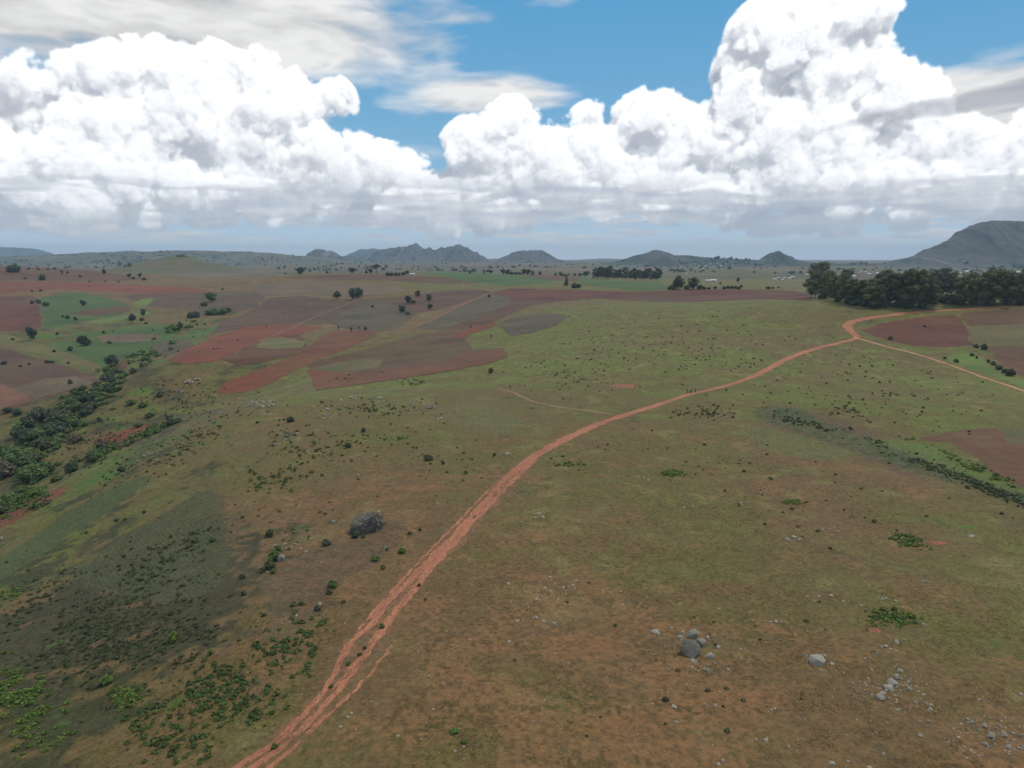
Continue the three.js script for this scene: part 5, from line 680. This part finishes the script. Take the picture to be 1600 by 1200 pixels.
function scrub(name, label, category, leaf, n, regions, size, seed, clump = 0.5) {
  const r = RNG(seed), g = leaves([[0, 0.3, 0, 0.45, 0.7], [0.3, 0.22, 0.1, 0.3, 0.7], [-0.25, 0.2, -0.2, 0.3, 0.7]], 110, 0.17, r, { shell: 0.3, tone: 0.45, long: 2 }), m = new THREE.InstancedMesh(g, LEAF[leaf], n), M = new THREE.Matrix4(), q = new THREE.Quaternion(), e = new THREE.Euler(), P = new THREE.Vector3(), S = new THREE.Vector3(), C = new THREE.Color(); let k = 0;
  const W = regions.reduce((a, b) => a + b[4], 0);
  for (let t = 0; t < n * 3 && k < n; t++) {
    let s = r() * W, i = 0; while (i < regions.length - 1 && (s -= regions[i][4]) > 0) i++; const [px, py, rx, ry, , tilt = 0] = regions[i], a = 0.62 * Math.sqrt(-Math.log(1 - r() * 0.97)), b = r() * 6.2832, ux = a * Math.cos(b) * rx, uy = a * Math.sin(b) * ry + ux * tilt, p = at(px + ux, py + uy); if (!p || p.D > 700) continue; if (vn(p.x / 3 + seed, p.z / 3) * 0.5 + vn(p.x / 11 + seed, p.z / 11) * 0.5 < clump && r() < 0.85) continue;
    const i1 = Math.floor(p.x + 160), j1 = Math.floor(p.z + 295); if (i1 >= 0 && j1 >= 0 && i1 < 320 && j1 < 255 && roadCells[j1 * 320 + i1]) continue;
    const z = size * (0.22 + 1.1 * Math.pow(r(), 3)) * (0.75 + p.D / 500), tn = 0.7 + 0.6 * r(); P.set(p.x, p.y - 0.03, p.z); q.setFromEuler(e.set(0, r() * 6.28, 0)); S.set(z, z * (0.7 + 0.5 * r()), z); m.setMatrixAt(k, M.compose(P, q, S)); m.setColorAt(k, C.setRGB(tn * (0.8 + 0.5 * r()), tn, tn)); k++;
  }
  m.count = k; return add(m, name, label, category, null, 'stuff');
}
scrub('leafy_weeds', 'green leafy weeds and young crop clumps on the near slope', 'weeds', 'green', 1250, [[350, 1085, 95, 60, 5], [430, 1010, 60, 40, 1.5], [480, 1000, 50, 50, 1], [230, 1125, 70, 60, 1.5], [290, 1165, 60, 40, 1], [470, 1050, 40, 40, .6], [430, 740, 70, 40, 2.4], [480, 710, 60, 40, 1.2], [450, 680, 60, 30, 1]], 0.8, 21, 0.36);
scrub('lush_weeds', 'lush bright green weeds at the slope foot and in damp hollows', 'weeds', 'bright', 2300, [[30, 1090, 50, 60, 3, .5], [60, 1150, 70, 50, 2, -.5], [20, 925, 22, 12, .6], [40, 780, 70, 22, 2, -.5], [180, 690, 120, 12, 2, -.45], [520, 690, 40, 12, .5], [620, 687, 26, 6, .5], [730, 717, 18, 5, .4], [885, 727, 28, 5, .8], [1050, 740, 24, 5, .8], [1390, 965, 45, 16, 1], [1420, 845, 40, 12, .7, .3], [1240, 785, 16, 5, .4], [1500, 720, 90, 10, 1.6, .42], [560, 590, 50, 8, .6, -.2], [640, 597, 30, 5, .6], [200, 1090, 30, 20, .6]], 0.75, 22);
scrub('dark_weeds', 'dark rank weeds on the lower slope and the weedy strip', 'weeds', 'mid', 6000, [[200, 1000, 210, 110, 5], [90, 960, 130, 90, 2], [250, 880, 110, 60, 1.6, -.4], [1440, 722, 130, 13, 1.6, .4], [1560, 770, 60, 10, 1, .4], [1250, 660, 70, 10, 1, .3], [330, 665, 90, 30, 1.4, -.4], [250, 720, 120, 25, 1.2, -.5], [150, 690, 110, 60, 2.2], [270, 620, 90, 30, 1.2], [580, 640, 120, 18, 1]], 0.62, 23, 0.42);
scrub('stream_scrub', 'dense dark green thicket filling the stream hollow', 'scrub', 'green', 800, [[280, 515, 60, 10, .8, -.3], [220, 560, 60, 14, .8, -.3], [140, 625, 50, 22, 2, -.3], [80, 675, 60, 30, 2], [45, 725, 50, 34, 2], [30, 785, 50, 18, 1], [150, 715, 50, 10, 1, -.4], [240, 675, 50, 8, .8, -.45], [175, 590, 22, 16, 1], [120, 655, 60, 30, 1.4]], 2.6, 25);
scrub('low_scrub', 'small dark scrub dabs scattered over the green slopes', 'scrub', 'mid', 2600, [[1050, 540, 260, 60, 4], [1300, 590, 220, 60, 2.2], [900, 580, 120, 50, 1.5], [1100, 645, 60, 14, 1], [1450, 640, 120, 40, 1], [1330, 640, 60, 16, .8], [1100, 720, 260, 60, .8], [1300, 800, 280, 70, .6], [1000, 1000, 400, 160, .5], [650, 720, 120, 60, .8], [560, 690, 120, 40, .8], [450, 820, 110, 60, .6], [300, 520, 120, 40, .5]], 0.62, 24);

// ---------------------------------------------------------------- rocks
const rockMat = new THREE.MeshStandardMaterial({ vertexColors: true, roughness: 0.95 });
function rockGeo(seed, detail, { cuts = 8, rough = 0.22, tone = 1, grooves = 0 } = {}) {
  const r = RNG(seed); let g = new THREE.IcosahedronGeometry(1, detail); g.deleteAttribute('uv'); g.deleteAttribute('normal'); g = mergeVertices(g, 1e-4);
  const p = g.attributes.position, v = new THREE.Vector3(), planes = []; for (let i = 0; i < cuts; i++) planes.push([new THREE.Vector3(r() * 2 - 1, r() * 1.6 - 0.5, r() * 2 - 1).normalize(), 0.58 + 0.3 * r()]);
  const col = [], o = seed * 3.7;
  for (let i = 0; i < p.count; i++) {
    v.fromBufferAttribute(p, i); let k = 1 + (fbm3(v.x * 1.3 + o, v.y * 1.3, v.z * 1.3) - 0.5) * rough * 2.4;
    if (grooves) { const a = Math.atan2(v.z, v.x); k -= grooves * Math.pow(1 - Math.abs(Math.sin(a * 5 + 1.2 * vn(v.y * 3 + o, a))), 6) * clamp(1.2 - Math.abs(v.y)); }
    v.multiplyScalar(k); for (const [n, d] of planes) { const q = v.dot(n) - d; if (q > 0) v.addScaledVector(n, -q * 0.92); }
    v.multiplyScalar(1 + (vn3(v.x * 6 + o, v.y * 6, v.z * 6) - 0.5) * rough * 0.55);
    p.setXYZ(i, v.x, v.y, v.z);
    const speckle = tone * (0.80 + 0.40 * fbm3(v.x * 11 + o, v.y * 11, v.z * 11 + 5)); col.push(0.222 * speckle, 0.200 * speckle, 0.160 * speckle);   // fine mineral grain only
  }
  g.setAttribute('color', new THREE.Float32BufferAttribute(col, 3)); return toCreasedNormals(g, 0.55);
}
const PALE = [], GREY = [], DARK = [];
for (let i = 0; i < 6; i++) { PALE.push(rockGeo(10 + i, 3, { tone: 1.25 })); GREY.push(rockGeo(30 + i, 4, { tone: 0.95 })); DARK.push(rockGeo(50 + i, 8, { tone: 0.62, rough: 0.28, grooves: 0.12 })); }
const rr = RNG(1234);
function rock(set, px, py, wpx, hpx, label, group, name = 'rock', geo) {  // width and height as they show in the photograph
  const p = at(px, py); if (!p) return; const w = wpx * p.m / 2, h = Math.max(hpx * p.m * 0.62, w * 0.45), m = new THREE.Mesh(geo || set[Math.floor(rr() * set.length)], rockMat);
  m.position.set(p.x, p.y + h * 0.18, p.z); m.rotation.set((rr() - 0.5) * 0.3, rr() * 6.28, (rr() - 0.5) * 0.3); m.scale.set(w * 1.08, h, w * (0.85 + 0.3 * rr())); return add(m, name, label, 'rock', group);
}
{ const b = rock(DARK, 571, 829, 40, 32, 'huge split grey boulder with dark cracked face on the slope above the road', null, 'boulder', rockGeo(91, 22, { tone: 0.5, rough: 0.5, grooves: 0.38, cuts: 7 })); b.scale.y *= 1.45; b.scale.x *= 1.05; b.rotation.set(0.05, 0.6, -0.12); }
rock(PALE, 586, 826, 10, 9, 'pale fallen slab leaning on the huge split boulder');
rock(DARK, 1078, 1020, 33, 30, 'dark furrowed boulder, biggest of its heap on the reddish grass', null, 'boulder');
rock(GREY, 1080, 993, 20, 15, 'grey boulder just behind the dark furrowed boulder', null, 'boulder');
rock(GREY, 1096, 1008, 17, 15, 'grey boulder touching the dark furrowed boulder', null, 'boulder');
rock(PALE, 1277, 1036, 25, 20, 'single pale flat faced boulder with small stones round it', null, 'boulder');
rock(GREY, 440, 876, 13, 13, 'grey slope rock half hidden by dark bushes', null, 'boulder');
const heap = (label, group, list, set = PALE) => { for (const [x, y, w, h] of list) rock(set, x, y, w, h, label, group); };
heap('small stone lying round the dark furrowed boulder', 'stones round the dark furrowed boulder', [[1083, 1034, 10, 7], [1086, 1025, 7, 8], [1109, 1026, 13, 11], [1107, 1048, 8, 6], [1101, 1046, 5, 4], [1025, 988, 15, 7], [1106, 997, 7, 6], [1122, 1012, 7, 7], [1066, 989, 8, 5], [1090, 990, 9, 6], [1049, 983, 5, 4], [1117, 1037, 4, 4], [1082, 1056, 4, 3], [1062, 997, 9, 7]]);
heap('small stone at the rim of the single pale boulder', 'stones at the rim of the single pale boulder', [[1288, 1026, 8, 7], [1299, 1038, 7, 6], [1260, 1026, 7, 7], [1262, 1034, 4, 3], [1283, 1048, 5, 4]]);
heap('pale angular stone in the open stone heap', 'stones of the open stone heap', [[1375, 1092, 14, 12], [1390, 1076, 17, 10], [1394, 1068, 16, 10], [1400, 1060, 10, 10], [1406, 1049, 10, 8], [1421, 1078, 9, 9], [1420, 1066, 6, 6], [1379, 1083, 9, 4], [1385, 1080, 6, 5], [1408, 1061, 5, 5], [1363, 1073, 4, 4], [1356, 1060, 4, 3], [1398, 1087, 5, 3], [1407, 1080, 4, 4], [1412, 1072, 4, 3], [1372, 1076, 4, 4], [1431, 1098, 6, 5], [1362, 1087, 4, 3], [1388, 1092, 5, 5], [1435, 1081, 5, 3], [1442, 1086, 5, 3], [1441, 1066, 4, 3], [1454, 1066, 4, 3], [1455, 1102, 6, 4], [1453, 1108, 6, 4], [1450, 1111, 4, 3]]);
heap('weathered stone in the half buried stone patch', 'stones of the half buried stone patch', [[1538, 1135, 11, 7], [1549, 1151, 13, 9], [1568, 1149, 12, 8], [1539, 1164, 10, 9], [1576, 1168, 11, 6], [1518, 1129, 9, 6], [1557, 1139, 6, 5], [1583, 1146, 6, 4], [1594, 1170, 8, 5], [1512, 1124, 6, 4], [1530, 1142, 6, 4], [1596, 1150, 6, 5], [1438, 1150, 8, 5], [1451, 1128, 5, 4], [1437, 1128, 6, 5], [1369, 1146, 5, 4], [1378, 1133, 4, 3], [1380, 1178, 6, 3]], GREY);
heap('small pale stone of the scatter above the stone heap', 'scatter above the stone heap', [[1400, 1004, 8, 7], [1412, 1000, 6, 4], [1384, 1010, 7, 4], [1392, 1015, 7, 3], [1400, 1018, 6, 4], [1370, 1022, 6, 5], [1378, 1011, 5, 3], [1442, 976, 5, 4], [1447, 978, 4, 4], [1352, 1029, 4, 3], [1345, 947, 6, 4], [1378, 937, 7, 5], [1384, 935, 5, 3], [1371, 935, 4, 3], [1400, 939, 5, 3], [1298, 931, 7, 4], [1280, 932, 5, 3], [1272, 940, 5, 4], [1262, 933, 5, 3], [1318, 940, 6, 3], [1448, 910, 6, 5], [1442, 908, 4, 3], [1220, 972, 4, 3], [1212, 971, 6, 3], [1204, 972, 5, 3], [1182, 976, 4, 3], [1161, 983, 4, 4], [1242, 992, 4, 3]]);
heap('pale stone of the small white scatter on the green grass', 'small white scatter on the green grass', [[1229, 843, 9, 6], [1241, 840, 8, 5], [1236, 845, 5, 3], [1248, 843, 6, 3], [1207, 830, 3, 3], [1286, 828, 4, 3], [1296, 827, 4, 3], [1304, 824, 4, 3], [1310, 831, 4, 3], [1518, 838, 9, 4], [1258, 877, 3, 3], [1146, 786, 5, 3], [1157, 786, 4, 3], [1165, 786, 4, 3], [1170, 785, 4, 3], [1012, 750, 4, 3], [1006, 747, 5, 3], [997, 745, 5, 2], [1068, 793, 4, 3], [1082, 791, 4, 3], [1125, 740, 4, 3], [870, 709, 4, 3]]);
heap('small stone lying on the grass below the road', 'stones on the grass below the road', [[734, 1000, 5, 3], [580, 1097, 4, 3], [549, 1115, 6, 3], [543, 1121, 6, 3], [532, 1136, 6, 4], [622, 1150, 6, 3], [725, 1186, 4, 3], [578, 1000, 4, 2], [670, 1057, 4, 3]]);
heap('small stone in the loose patch on the reddish grass above the lush clumps', 'loose stone patch on the reddish grass', [[866, 976, 9, 6], [850, 971, 6, 4], [838, 966, 8, 5], [808, 971, 8, 5], [845, 932, 5, 4], [852, 919, 6, 4], [838, 938, 6, 4], [895, 915, 7, 4], [900, 908, 6, 4], [880, 918, 6, 3], [842, 803, 7, 4], [836, 810, 6, 4], [848, 808, 6, 3], [794, 912, 6, 4], [795, 1003, 6, 4]]);
heap('small stone strewn on the reddish grass beneath the boulder heaps', 'stones strewn beneath the boulder heaps', [[1182, 1157, 6, 5], [1197, 1157, 9, 6], [1102, 1102, 5, 5], [1118, 1104, 7, 5], [1054, 1105, 9, 6], [1056, 1130, 6, 7], [1300, 1193, 10, 6], [1123, 1196, 8, 6], [1130, 1189, 6, 4], [1358, 1200, 9, 5], [1325, 1190, 5, 3], [1205, 1110, 5, 4], [1210, 1108, 5, 4], [1250, 1114, 4, 3], [1530, 1094, 5, 4], [1510, 1185, 5, 3]]);
heap('small stone on the grass behind the dark furrowed boulder', 'stones behind the dark furrowed boulder', [[1595, 1085, 7, 4], [970, 925, 4, 3], [1010, 934, 4, 3], [972, 946, 5, 4], [1062, 944, 5, 3]]);
heap('stone on the worn slope near the split boulder', 'stones near the split boulder', [[520, 815, 6, 4], [484, 842, 5, 4], [430, 852, 5, 4], [438, 857, 5, 3], [447, 858, 5, 3], [455, 855, 5, 3], [462, 850, 5, 3], [470, 858, 5, 4], [478, 862, 5, 3], [445, 850, 5, 3], [602, 856, 5, 3], [500, 945, 7, 6], [523, 912, 5, 4], [463, 962, 5, 3], [440, 974, 4, 3], [592, 800, 5, 3], [793, 710, 8, 6], [684, 787, 4, 3], [690, 655, 6, 5], [684, 656, 5, 4], [560, 742, 4, 3], [410, 808, 3, 3], [355, 809, 3, 3]]);
{ const r = RNG(71), strew = (label, group, n, cx, cy, rx, ry, tilt, lo, hi) => { for (let i = 0; i < n; i++) { const a = Math.sqrt(r()), b = r() * 6.28, x = cx + a * Math.cos(b) * rx, y = cy + a * Math.sin(b) * ry + a * Math.cos(b) * rx * tilt, w = lo + (hi - lo) * r() * r(); rock(r() < 0.6 ? GREY : PALE, x, y, w, w * 0.7, label, group); } };
  strew('grey rock in the outcrop on the ridge shoulder above the crop slope', 'outcrop on the ridge shoulder', 18, 404, 633, 34, 6, -0.14, 4, 10);
  strew('grey rock in the long outcrop below the wide red field', 'long outcrop below the wide red field', 24, 545, 632, 58, 9, -0.12, 3, 9);
  strew('pale rock in the outcrop with a bush at its end', 'outcrop with a bush at its end', 12, 662, 634, 30, 5, 0.12, 3, 9);
  strew('pale rock in the cluster beside the deep red plot', 'cluster beside the deep red plot', 10, 300, 597, 18, 4, -0.1, 3, 7);
  strew('pale rock in the pair of small outcrops over the valley', 'small outcrops over the valley', 5, 281, 611, 6, 3, 0, 3, 7); strew('pale rock in the pair of small outcrops over the valley', 'small outcrops over the valley', 4, 247, 615, 5, 2, 0, 3, 7);
  strew('mossy rock in the slanting outcrop on the weedy slope', 'slanting outcrop on the weedy slope', 10, 448, 685, 22, 5, -0.5, 3, 8);
  strew('rock in the small outcrop below the ridge shoulder', 'small outcrop below the ridge shoulder', 5, 511, 654, 7, 5, 0, 3, 8);
  strew('mossy rock on the steep weedy bank', 'rocks on the steep weedy bank', 9, 350, 650, 60, 9, -0.42, 3, 7);
  strew('dark rock on the bank above the crop slope', 'dark rocks on the bank above the crop', 6, 235, 710, 34, 6, -0.3, 3, 7);
  rock(PALE, 246, 719, 5, 4, 'single white stone on the bank above the crop slope'); rock(PALE, 191, 741, 6, 4, 'pale stone beside the dark bush on the bank'); rock(PALE, 2, 842, 7, 6, 'white stone at the end of the red earth bank');
  rock(DARK, 672, 638, 12, 6, 'dark rock under the bush of the pale outcrop');
}
{ const r = RNG(88), n = 1500, m = new THREE.InstancedMesh(PALE[0], rockMat, n), M = new THREE.Matrix4(), q = new THREE.Quaternion(), e = new THREE.Euler(), P = new THREE.Vector3(), S = new THREE.Vector3(), C = new THREE.Color(); let k = 0;
  const spots = [[1400, 1075, 70, 40, 2], [1540, 1150, 70, 35, 2], [1090, 1020, 70, 45, 2], [860, 940, 60, 40, 2], [1150, 1100, 250, 90, 1.5], [700, 1050, 250, 130, 1.2], [1300, 930, 200, 60, 1.5], [1240, 840, 60, 16, 1], [550, 632, 90, 16, 2], [660, 635, 50, 14, 1], [404, 634, 45, 9, 1.4], [450, 860, 70, 40, 1], [1100, 800, 300, 60, 1]], W = spots.reduce((a, b) => a + b[4], 0);
  while (k < n) { let s = r() * W, i = 0; while (i < spots.length - 1 && (s -= spots[i][4]) > 0) i++; const a = Math.sqrt(r()), b = r() * 6.28, p = at(spots[i][0] + a * Math.cos(b) * spots[i][2], spots[i][1] + a * Math.sin(b) * spots[i][3]); const z = 0.05 + 0.14 * r() * r(), t = 0.8 + 0.5 * r(); P.set(p.x, p.y + z * 0.2, p.z); q.setFromEuler(e.set(r() * 0.6, r() * 6.28, r() * 0.6)); S.set(z * (0.8 + 0.6 * r()), z * 0.6, z); m.setMatrixAt(k, M.compose(P, q, S)); m.setColorAt(k, C.setRGB(t, t * 0.97, t * 0.92)); k++; }
  add(m, 'pebbles', 'small pale stones strewn through the grass', 'pebbles', null, 'stuff'); }

// ---------------------------------------------------------------- houses of the far villages
{ const wallM = [lin(0.42, 0.24, 0.15), lin(0.52, 0.46, 0.38), lin(0.34, 0.20, 0.13)].map(c => new THREE.MeshStandardMaterial({ color: c, roughness: 1 })), roofM = [lin(0.58, 0.59, 0.60), lin(0.40, 0.42, 0.45), lin(0.30, 0.20, 0.15)].map((c, i) => new THREE.MeshStandardMaterial({ color: c, roughness: 0.6 })), darkM = new THREE.MeshStandardMaterial({ color: lin(0.06, 0.05, 0.045), roughness: 0.9 });
  const wallG = (() => { const s = new THREE.Shape(); s.moveTo(-2.6, 0); s.lineTo(2.6, 0); s.lineTo(2.6, 2.4); s.lineTo(0, 3.5); s.lineTo(-2.6, 2.4); const g = new THREE.ExtrudeGeometry(s, { depth: 8, bevelEnabled: false }); g.translate(0, -0.6, -4); g.rotateY(Math.PI / 2); return g; })();
  const roofG = (() => { const s = new THREE.Shape(); s.moveTo(-3.1, 2.1); s.lineTo(0, 3.45); s.lineTo(3.1, 2.1); s.lineTo(3.1, 2.28); s.lineTo(0, 3.63); s.lineTo(-3.1, 2.28); const g = new THREE.ExtrudeGeometry(s, { depth: 8.8, bevelEnabled: false }); g.translate(0, -0.52, -4.4); g.rotateY(Math.PI / 2); return g; })();
  const box = (w, h, d, x, y, z) => { const g = new THREE.BoxGeometry(w, h, d); g.translate(x, y, z); return g; }, doorG = box(0.95, 2.0, 0.1, 0, 0.4, 2.62), winG = box(0.9, 0.8, 0.1, 0, 0.8, 2.62), r = RNG(555);
  const house = (px, py, wpx, label, group, roof, maxD) => {
    let p = at(px, py); for (let k = 1; k < 12 && (!p || (maxD && p.D > maxD)); k++) p = at(px, py + k); if (!p) return; const g = new THREE.Group(), part = (n, geo, mt, x = 0) => { const m = new THREE.Mesh(geo, mt); m.name = n; m.position.x = x; g.add(m); };
    part('wall', wallG, wallM[Math.floor(r() * 3)]); part('roof', roofG, roofM[roof ?? (r() < 0.6 ? 0 : r() < 0.6 ? 1 : 2)]); part('door', doorG, darkM, 0.3); part('window', winG, darkM, -2.3); part('window', winG, darkM, 2.5);
    const s = clamp(wpx * p.m / 8.8, 0.75, 2.2); g.position.set(p.x, p.y + 0.2, p.z); g.rotation.y = (r() - 0.5) * 1.1; g.scale.setScalar(s); add(g, 'house', label, 'house', group); };
  for (const [x, y, w] of [[1107, 440, 8], [1115, 440, 10]]) house(x, y, w, 'long white roofed house standing alone on the plain behind the hedge row', 'white roofed houses behind the hedge row', 0);
  for (const [x, y, w] of [[1211, 437, 5], [1217, 435, 5], [1222, 438, 4], [1233, 436, 5], [1238, 434, 6], [1226, 435, 4]]) house(x, y, w, 'small pale roofed house in the hamlet below the rocky knob', 'hamlet below the rocky knob');
  for (const [x, y, w] of [[1260, 430, 4], [1268, 429, 5], [1333, 433, 7], [1341, 428, 6], [1345, 425, 4], [1357, 429, 6], [1352, 426, 4], [1370, 428, 6], [1388, 426, 5]]) house(x, y, w, 'pale roofed house showing above the grove edge', 'houses above the grove edge');
  for (const [x, y, w] of [[1453, 430, 6], [1460, 428, 7], [1466, 427, 6], [1475, 429, 5], [1489, 428, 7], [1499, 427, 6], [1510, 426, 9], [1517, 428, 5], [1536, 427, 7], [1552, 427, 6], [1580, 427, 8], [1590, 427, 8], [1571, 429, 5]]) house(x, y, w, 'pale roofed house in the village at the foot of the granite dome', 'village at the foot of the granite dome');
  for (const [x, y] of [[1048, 418], [1056, 420], [1064, 417], [1072, 428], [1079, 415], [1086, 413], [1092, 416], [1098, 412], [1103, 416], [1110, 413], [1115, 417], [1121, 412], [1126, 416], [1053, 425], [1042, 423], [1035, 427], [1088, 420], [1069, 422], [1134, 413], [1145, 415], [1098, 420], [1060, 412]]) house(x, y, 3.4, 'tiny house in the village on the shoulder of the green pointed hill', 'village on the green pointed hill');
  house(645, 430, 5, 'lone white hut on the skyline beside the dark hedge', null, 0, 1350);
}

// ---------------------------------------------------------------- people on the road
function sdfGeo(bones, cell, k = 0.03) {
  let lo = [9, 9, 9], hi = [-9, -9, -9]; for (const [a, b, ra, rb] of bones) for (let i = 0; i < 3; i++) { lo[i] = Math.min(lo[i], a[i] - ra, b[i] - rb); hi[i] = Math.max(hi[i], a[i] + ra, b[i] + rb); }
  const size = Math.max(hi[0] - lo[0], hi[1] - lo[1], hi[2] - lo[2]) + cell * 6, n = Math.ceil(size / cell), c = lo.map((v, i) => (v + hi[i]) / 2), mc = new MarchingCubes(n, new THREE.MeshStandardMaterial(), false, false, 60000), h = size / 2, half = n / 2;
  for (let z = 0, o = 0; z < n; z++) for (let y = 0; y < n; y++) for (let x = 0; x < n; x++, o++) {
    const p = [c[0] + (x - half) / half * h, c[1] + (y - half) / half * h, c[2] + (z - half) / half * h]; let d = 9;
    for (const [a, b, ra, rb] of bones) { const ab = [b[0] - a[0], b[1] - a[1], b[2] - a[2]], ap = [p[0] - a[0], p[1] - a[1], p[2] - a[2]], t = clamp((ap[0] * ab[0] + ap[1] * ab[1] + ap[2] * ab[2]) / (ab[0] ** 2 + ab[1] ** 2 + ab[2] ** 2 || 1)), e = Math.hypot(ap[0] - ab[0] * t, ap[1] - ab[1] * t, ap[2] - ab[2] * t) - mix(ra, rb, t), q = clamp(0.5 + 0.5 * (d - e) / k); d = mix(d, e, q) - k * q * (1 - q); }
    mc.field[o] = -d;
  }
  mc.isolation = 0; mc.update(); const N = mc.count, g = new THREE.BufferGeometry(), P = new Float32Array(N * 3), Q = new Float32Array(N * 3);
  for (let i = 0; i < N; i++) for (let j = 0; j < 3; j++) { P[i * 3 + j] = mc.positionArray[i * 3 + j] * h + c[j]; Q[i * 3 + j] = mc.normalArray[i * 3 + j]; }
  g.setAttribute('position', new THREE.BufferAttribute(P, 3)); g.setAttribute('normal', new THREE.BufferAttribute(Q, 3)); return g;
}
function handBones(w, s) { const f = []; f.push([w, [w[0], w[1] - 0.085, w[2] + 0.01], 0.026, 0.034]); [[-0.030, 0.070], [-0.010, 0.080], [0.011, 0.076], [0.031, 0.060]].forEach(([dz, l]) => { const a = [w[0], w[1] - 0.088, w[2] + dz + 0.01], m = [w[0] - s * 0.008, a[1] - l * 0.55, a[2] + 0.004], e = [w[0] - s * 0.026, a[1] - l, a[2] + 0.006]; f.push([a, m, 0.0098, 0.009], [m, e, 0.009, 0.008]); }); const t = [w[0], w[1] - 0.04, w[2] + 0.035]; f.push([t, [w[0] - s * 0.012, w[1] - 0.085, w[2] + 0.058], 0.012, 0.010], [[w[0] - s * 0.012, w[1] - 0.085, w[2] + 0.058], [w[0] - s * 0.02, w[1] - 0.115, w[2] + 0.056], 0.010, 0.008]); return f; }
function figure(step, skirt) {                                    // walking toward +z, 1.7 m tall
  const J = {}; for (const s of [-1, 1]) { const k = s * step; J[s] = { hip: [s * 0.09, 0.90, 0], knee: [s * 0.095, 0.48, 0.10 * k + 0.03], ank: [s * 0.09, 0.085, 0.24 * k - 0.02], toe: [s * 0.10, 0.04, 0.24 * k + 0.15], sh: [s * 0.185, 1.40, 0], el: [s * 0.235, 1.12, -0.10 * k], wr: [s * 0.235, 0.88, -0.12 * k + 0.09] }; }
  const torso = [[[0, 0.92, 0], [0, 1.12, 0.01], 0.135, 0.125], [[0, 1.12, 0.01], [0, 1.32, 0], 0.125, 0.145], [[-0.13, 1.385, 0], [0.13, 1.385, 0], 0.075, 0.075]], legs = [], arms = [], up = [], low = []; 
  for (const s of [-1, 1]) { const j = J[s]; legs.push([j.hip, j.knee, 0.085, 0.056], [j.knee, j.ank, 0.056, 0.037], [j.ank, j.toe, 0.040, 0.030]); up.push([j.sh, j.el, 0.058, 0.042]); low.push([j.el, j.wr, 0.042, 0.029]); arms.push(...up.slice(-1), ...low.slice(-1)); }
  const head = [[[0, 1.42, 0], [0, 1.52, 0.015], 0.058, 0.055], [[0, 1.60, 0.005], [0, 1.625, -0.005], 0.082, 0.088], [[0, 1.535, 0.035], [0, 1.56, 0.03], 0.05, 0.062], [[0, 1.60, 0.085], [0, 1.575, 0.108], 0.012, 0.016], [[-0.02, 1.545, 0.092], [0.02, 1.545, 0.092], 0.010, 0.010], [[-0.088, 1.585, 0], [-0.09, 1.61, 0], 0.016, 0.018], [[0.088, 1.585, 0], [0.09, 1.61, 0], 0.016, 0.018], [[-0.034, 1.60, 0.078], [-0.034, 1.60, 0.08], 0.014, 0.014], [[0.034, 1.60, 0.078], [0.034, 1.60, 0.08], 0.014, 0.014]];
  const body = mergeGeometries([sdfGeo([...torso, ...legs, ...arms, head[0]], 0.02), sdfGeo(head, 0.007, 0.012), sdfGeo(handBones(J[-1].wr, -1), 0.005, 0.006), sdfGeo(handBones(J[1].wr, 1), 0.005, 0.006)]);
  const fat = (b, e) => b.map(([p, q, a, c]) => [p, q, a + e, c + e]);
  const shirt = sdfGeo(fat([...torso, ...up], 0.022), 0.02), hair = sdfGeo([[[0, 1.628, -0.012], [0, 1.645, -0.012], 0.094, 0.090]], 0.012);
  const trousers = skirt ? sdfGeo([[[0, 0.95, 0], [0, 0.30, 0.03], 0.15, 0.24]], 0.02) : sdfGeo(fat([...legs.filter((_, i) => i % 3 < 2), [[-0.07, 0.93, 0], [0.07, 0.93, 0], 0.11, 0.11]], 0.02), 0.02);
  return { body, shirt, hair, trousers };
}
{ const poses = [figure(1, false), figure(-1, true)], M = (r, g, b) => new THREE.MeshStandardMaterial({ color: lin(r, g, b), roughness: 0.9 }), skin = M(0.075, 0.042, 0.028), hairM = M(0.012, 0.010, 0.009);
  for (const [px, py, h, pose, top, low, turn, label, bundle] of [
    [1073.6, 614.8, 1.72, 0, M(0.05, 0.055, 0.065), M(0.03, 0.03, 0.036), 4.4, 'person in dark shirt and dark trousers walking on the red road'],
    [1077.6, 613.6, 1.70, 0, M(0.75, 0.74, 0.70), M(0.08, 0.075, 0.09), 4.3, 'person in white shirt walking between two darkly dressed people'],
    [1079.8, 614.2, 1.66, 1, M(0.06, 0.05, 0.06), M(0.035, 0.03, 0.045), 4.5, 'person in dark top and long dark skirt beside the white shirt'],
    [1086.3, 613.4, 1.58, 0, M(0.16, 0.05, 0.045), M(0.05, 0.05, 0.07), 4.4, 'person in dull red top walking alone behind the other walkers']]) {
    const p = at(px, py), g = new THREE.Group(), s = h / 1.72; for (const [n, m] of [['body', skin], ['shirt', top], ['hair', hairM], [poses[pose] === poses[1] ? 'skirt' : 'trousers', low]]) { const c = new THREE.Mesh(poses[pose][n === 'skirt' ? 'trousers' : n], m); c.name = n; g.add(c); }
    g.position.set(p.x, p.y + 0.045, p.z); g.rotation.y = turn; g.scale.setScalar(s); add(g, 'person', label, 'person', 'people walking on the red road');
  } }
renderer.render(scene, camera);
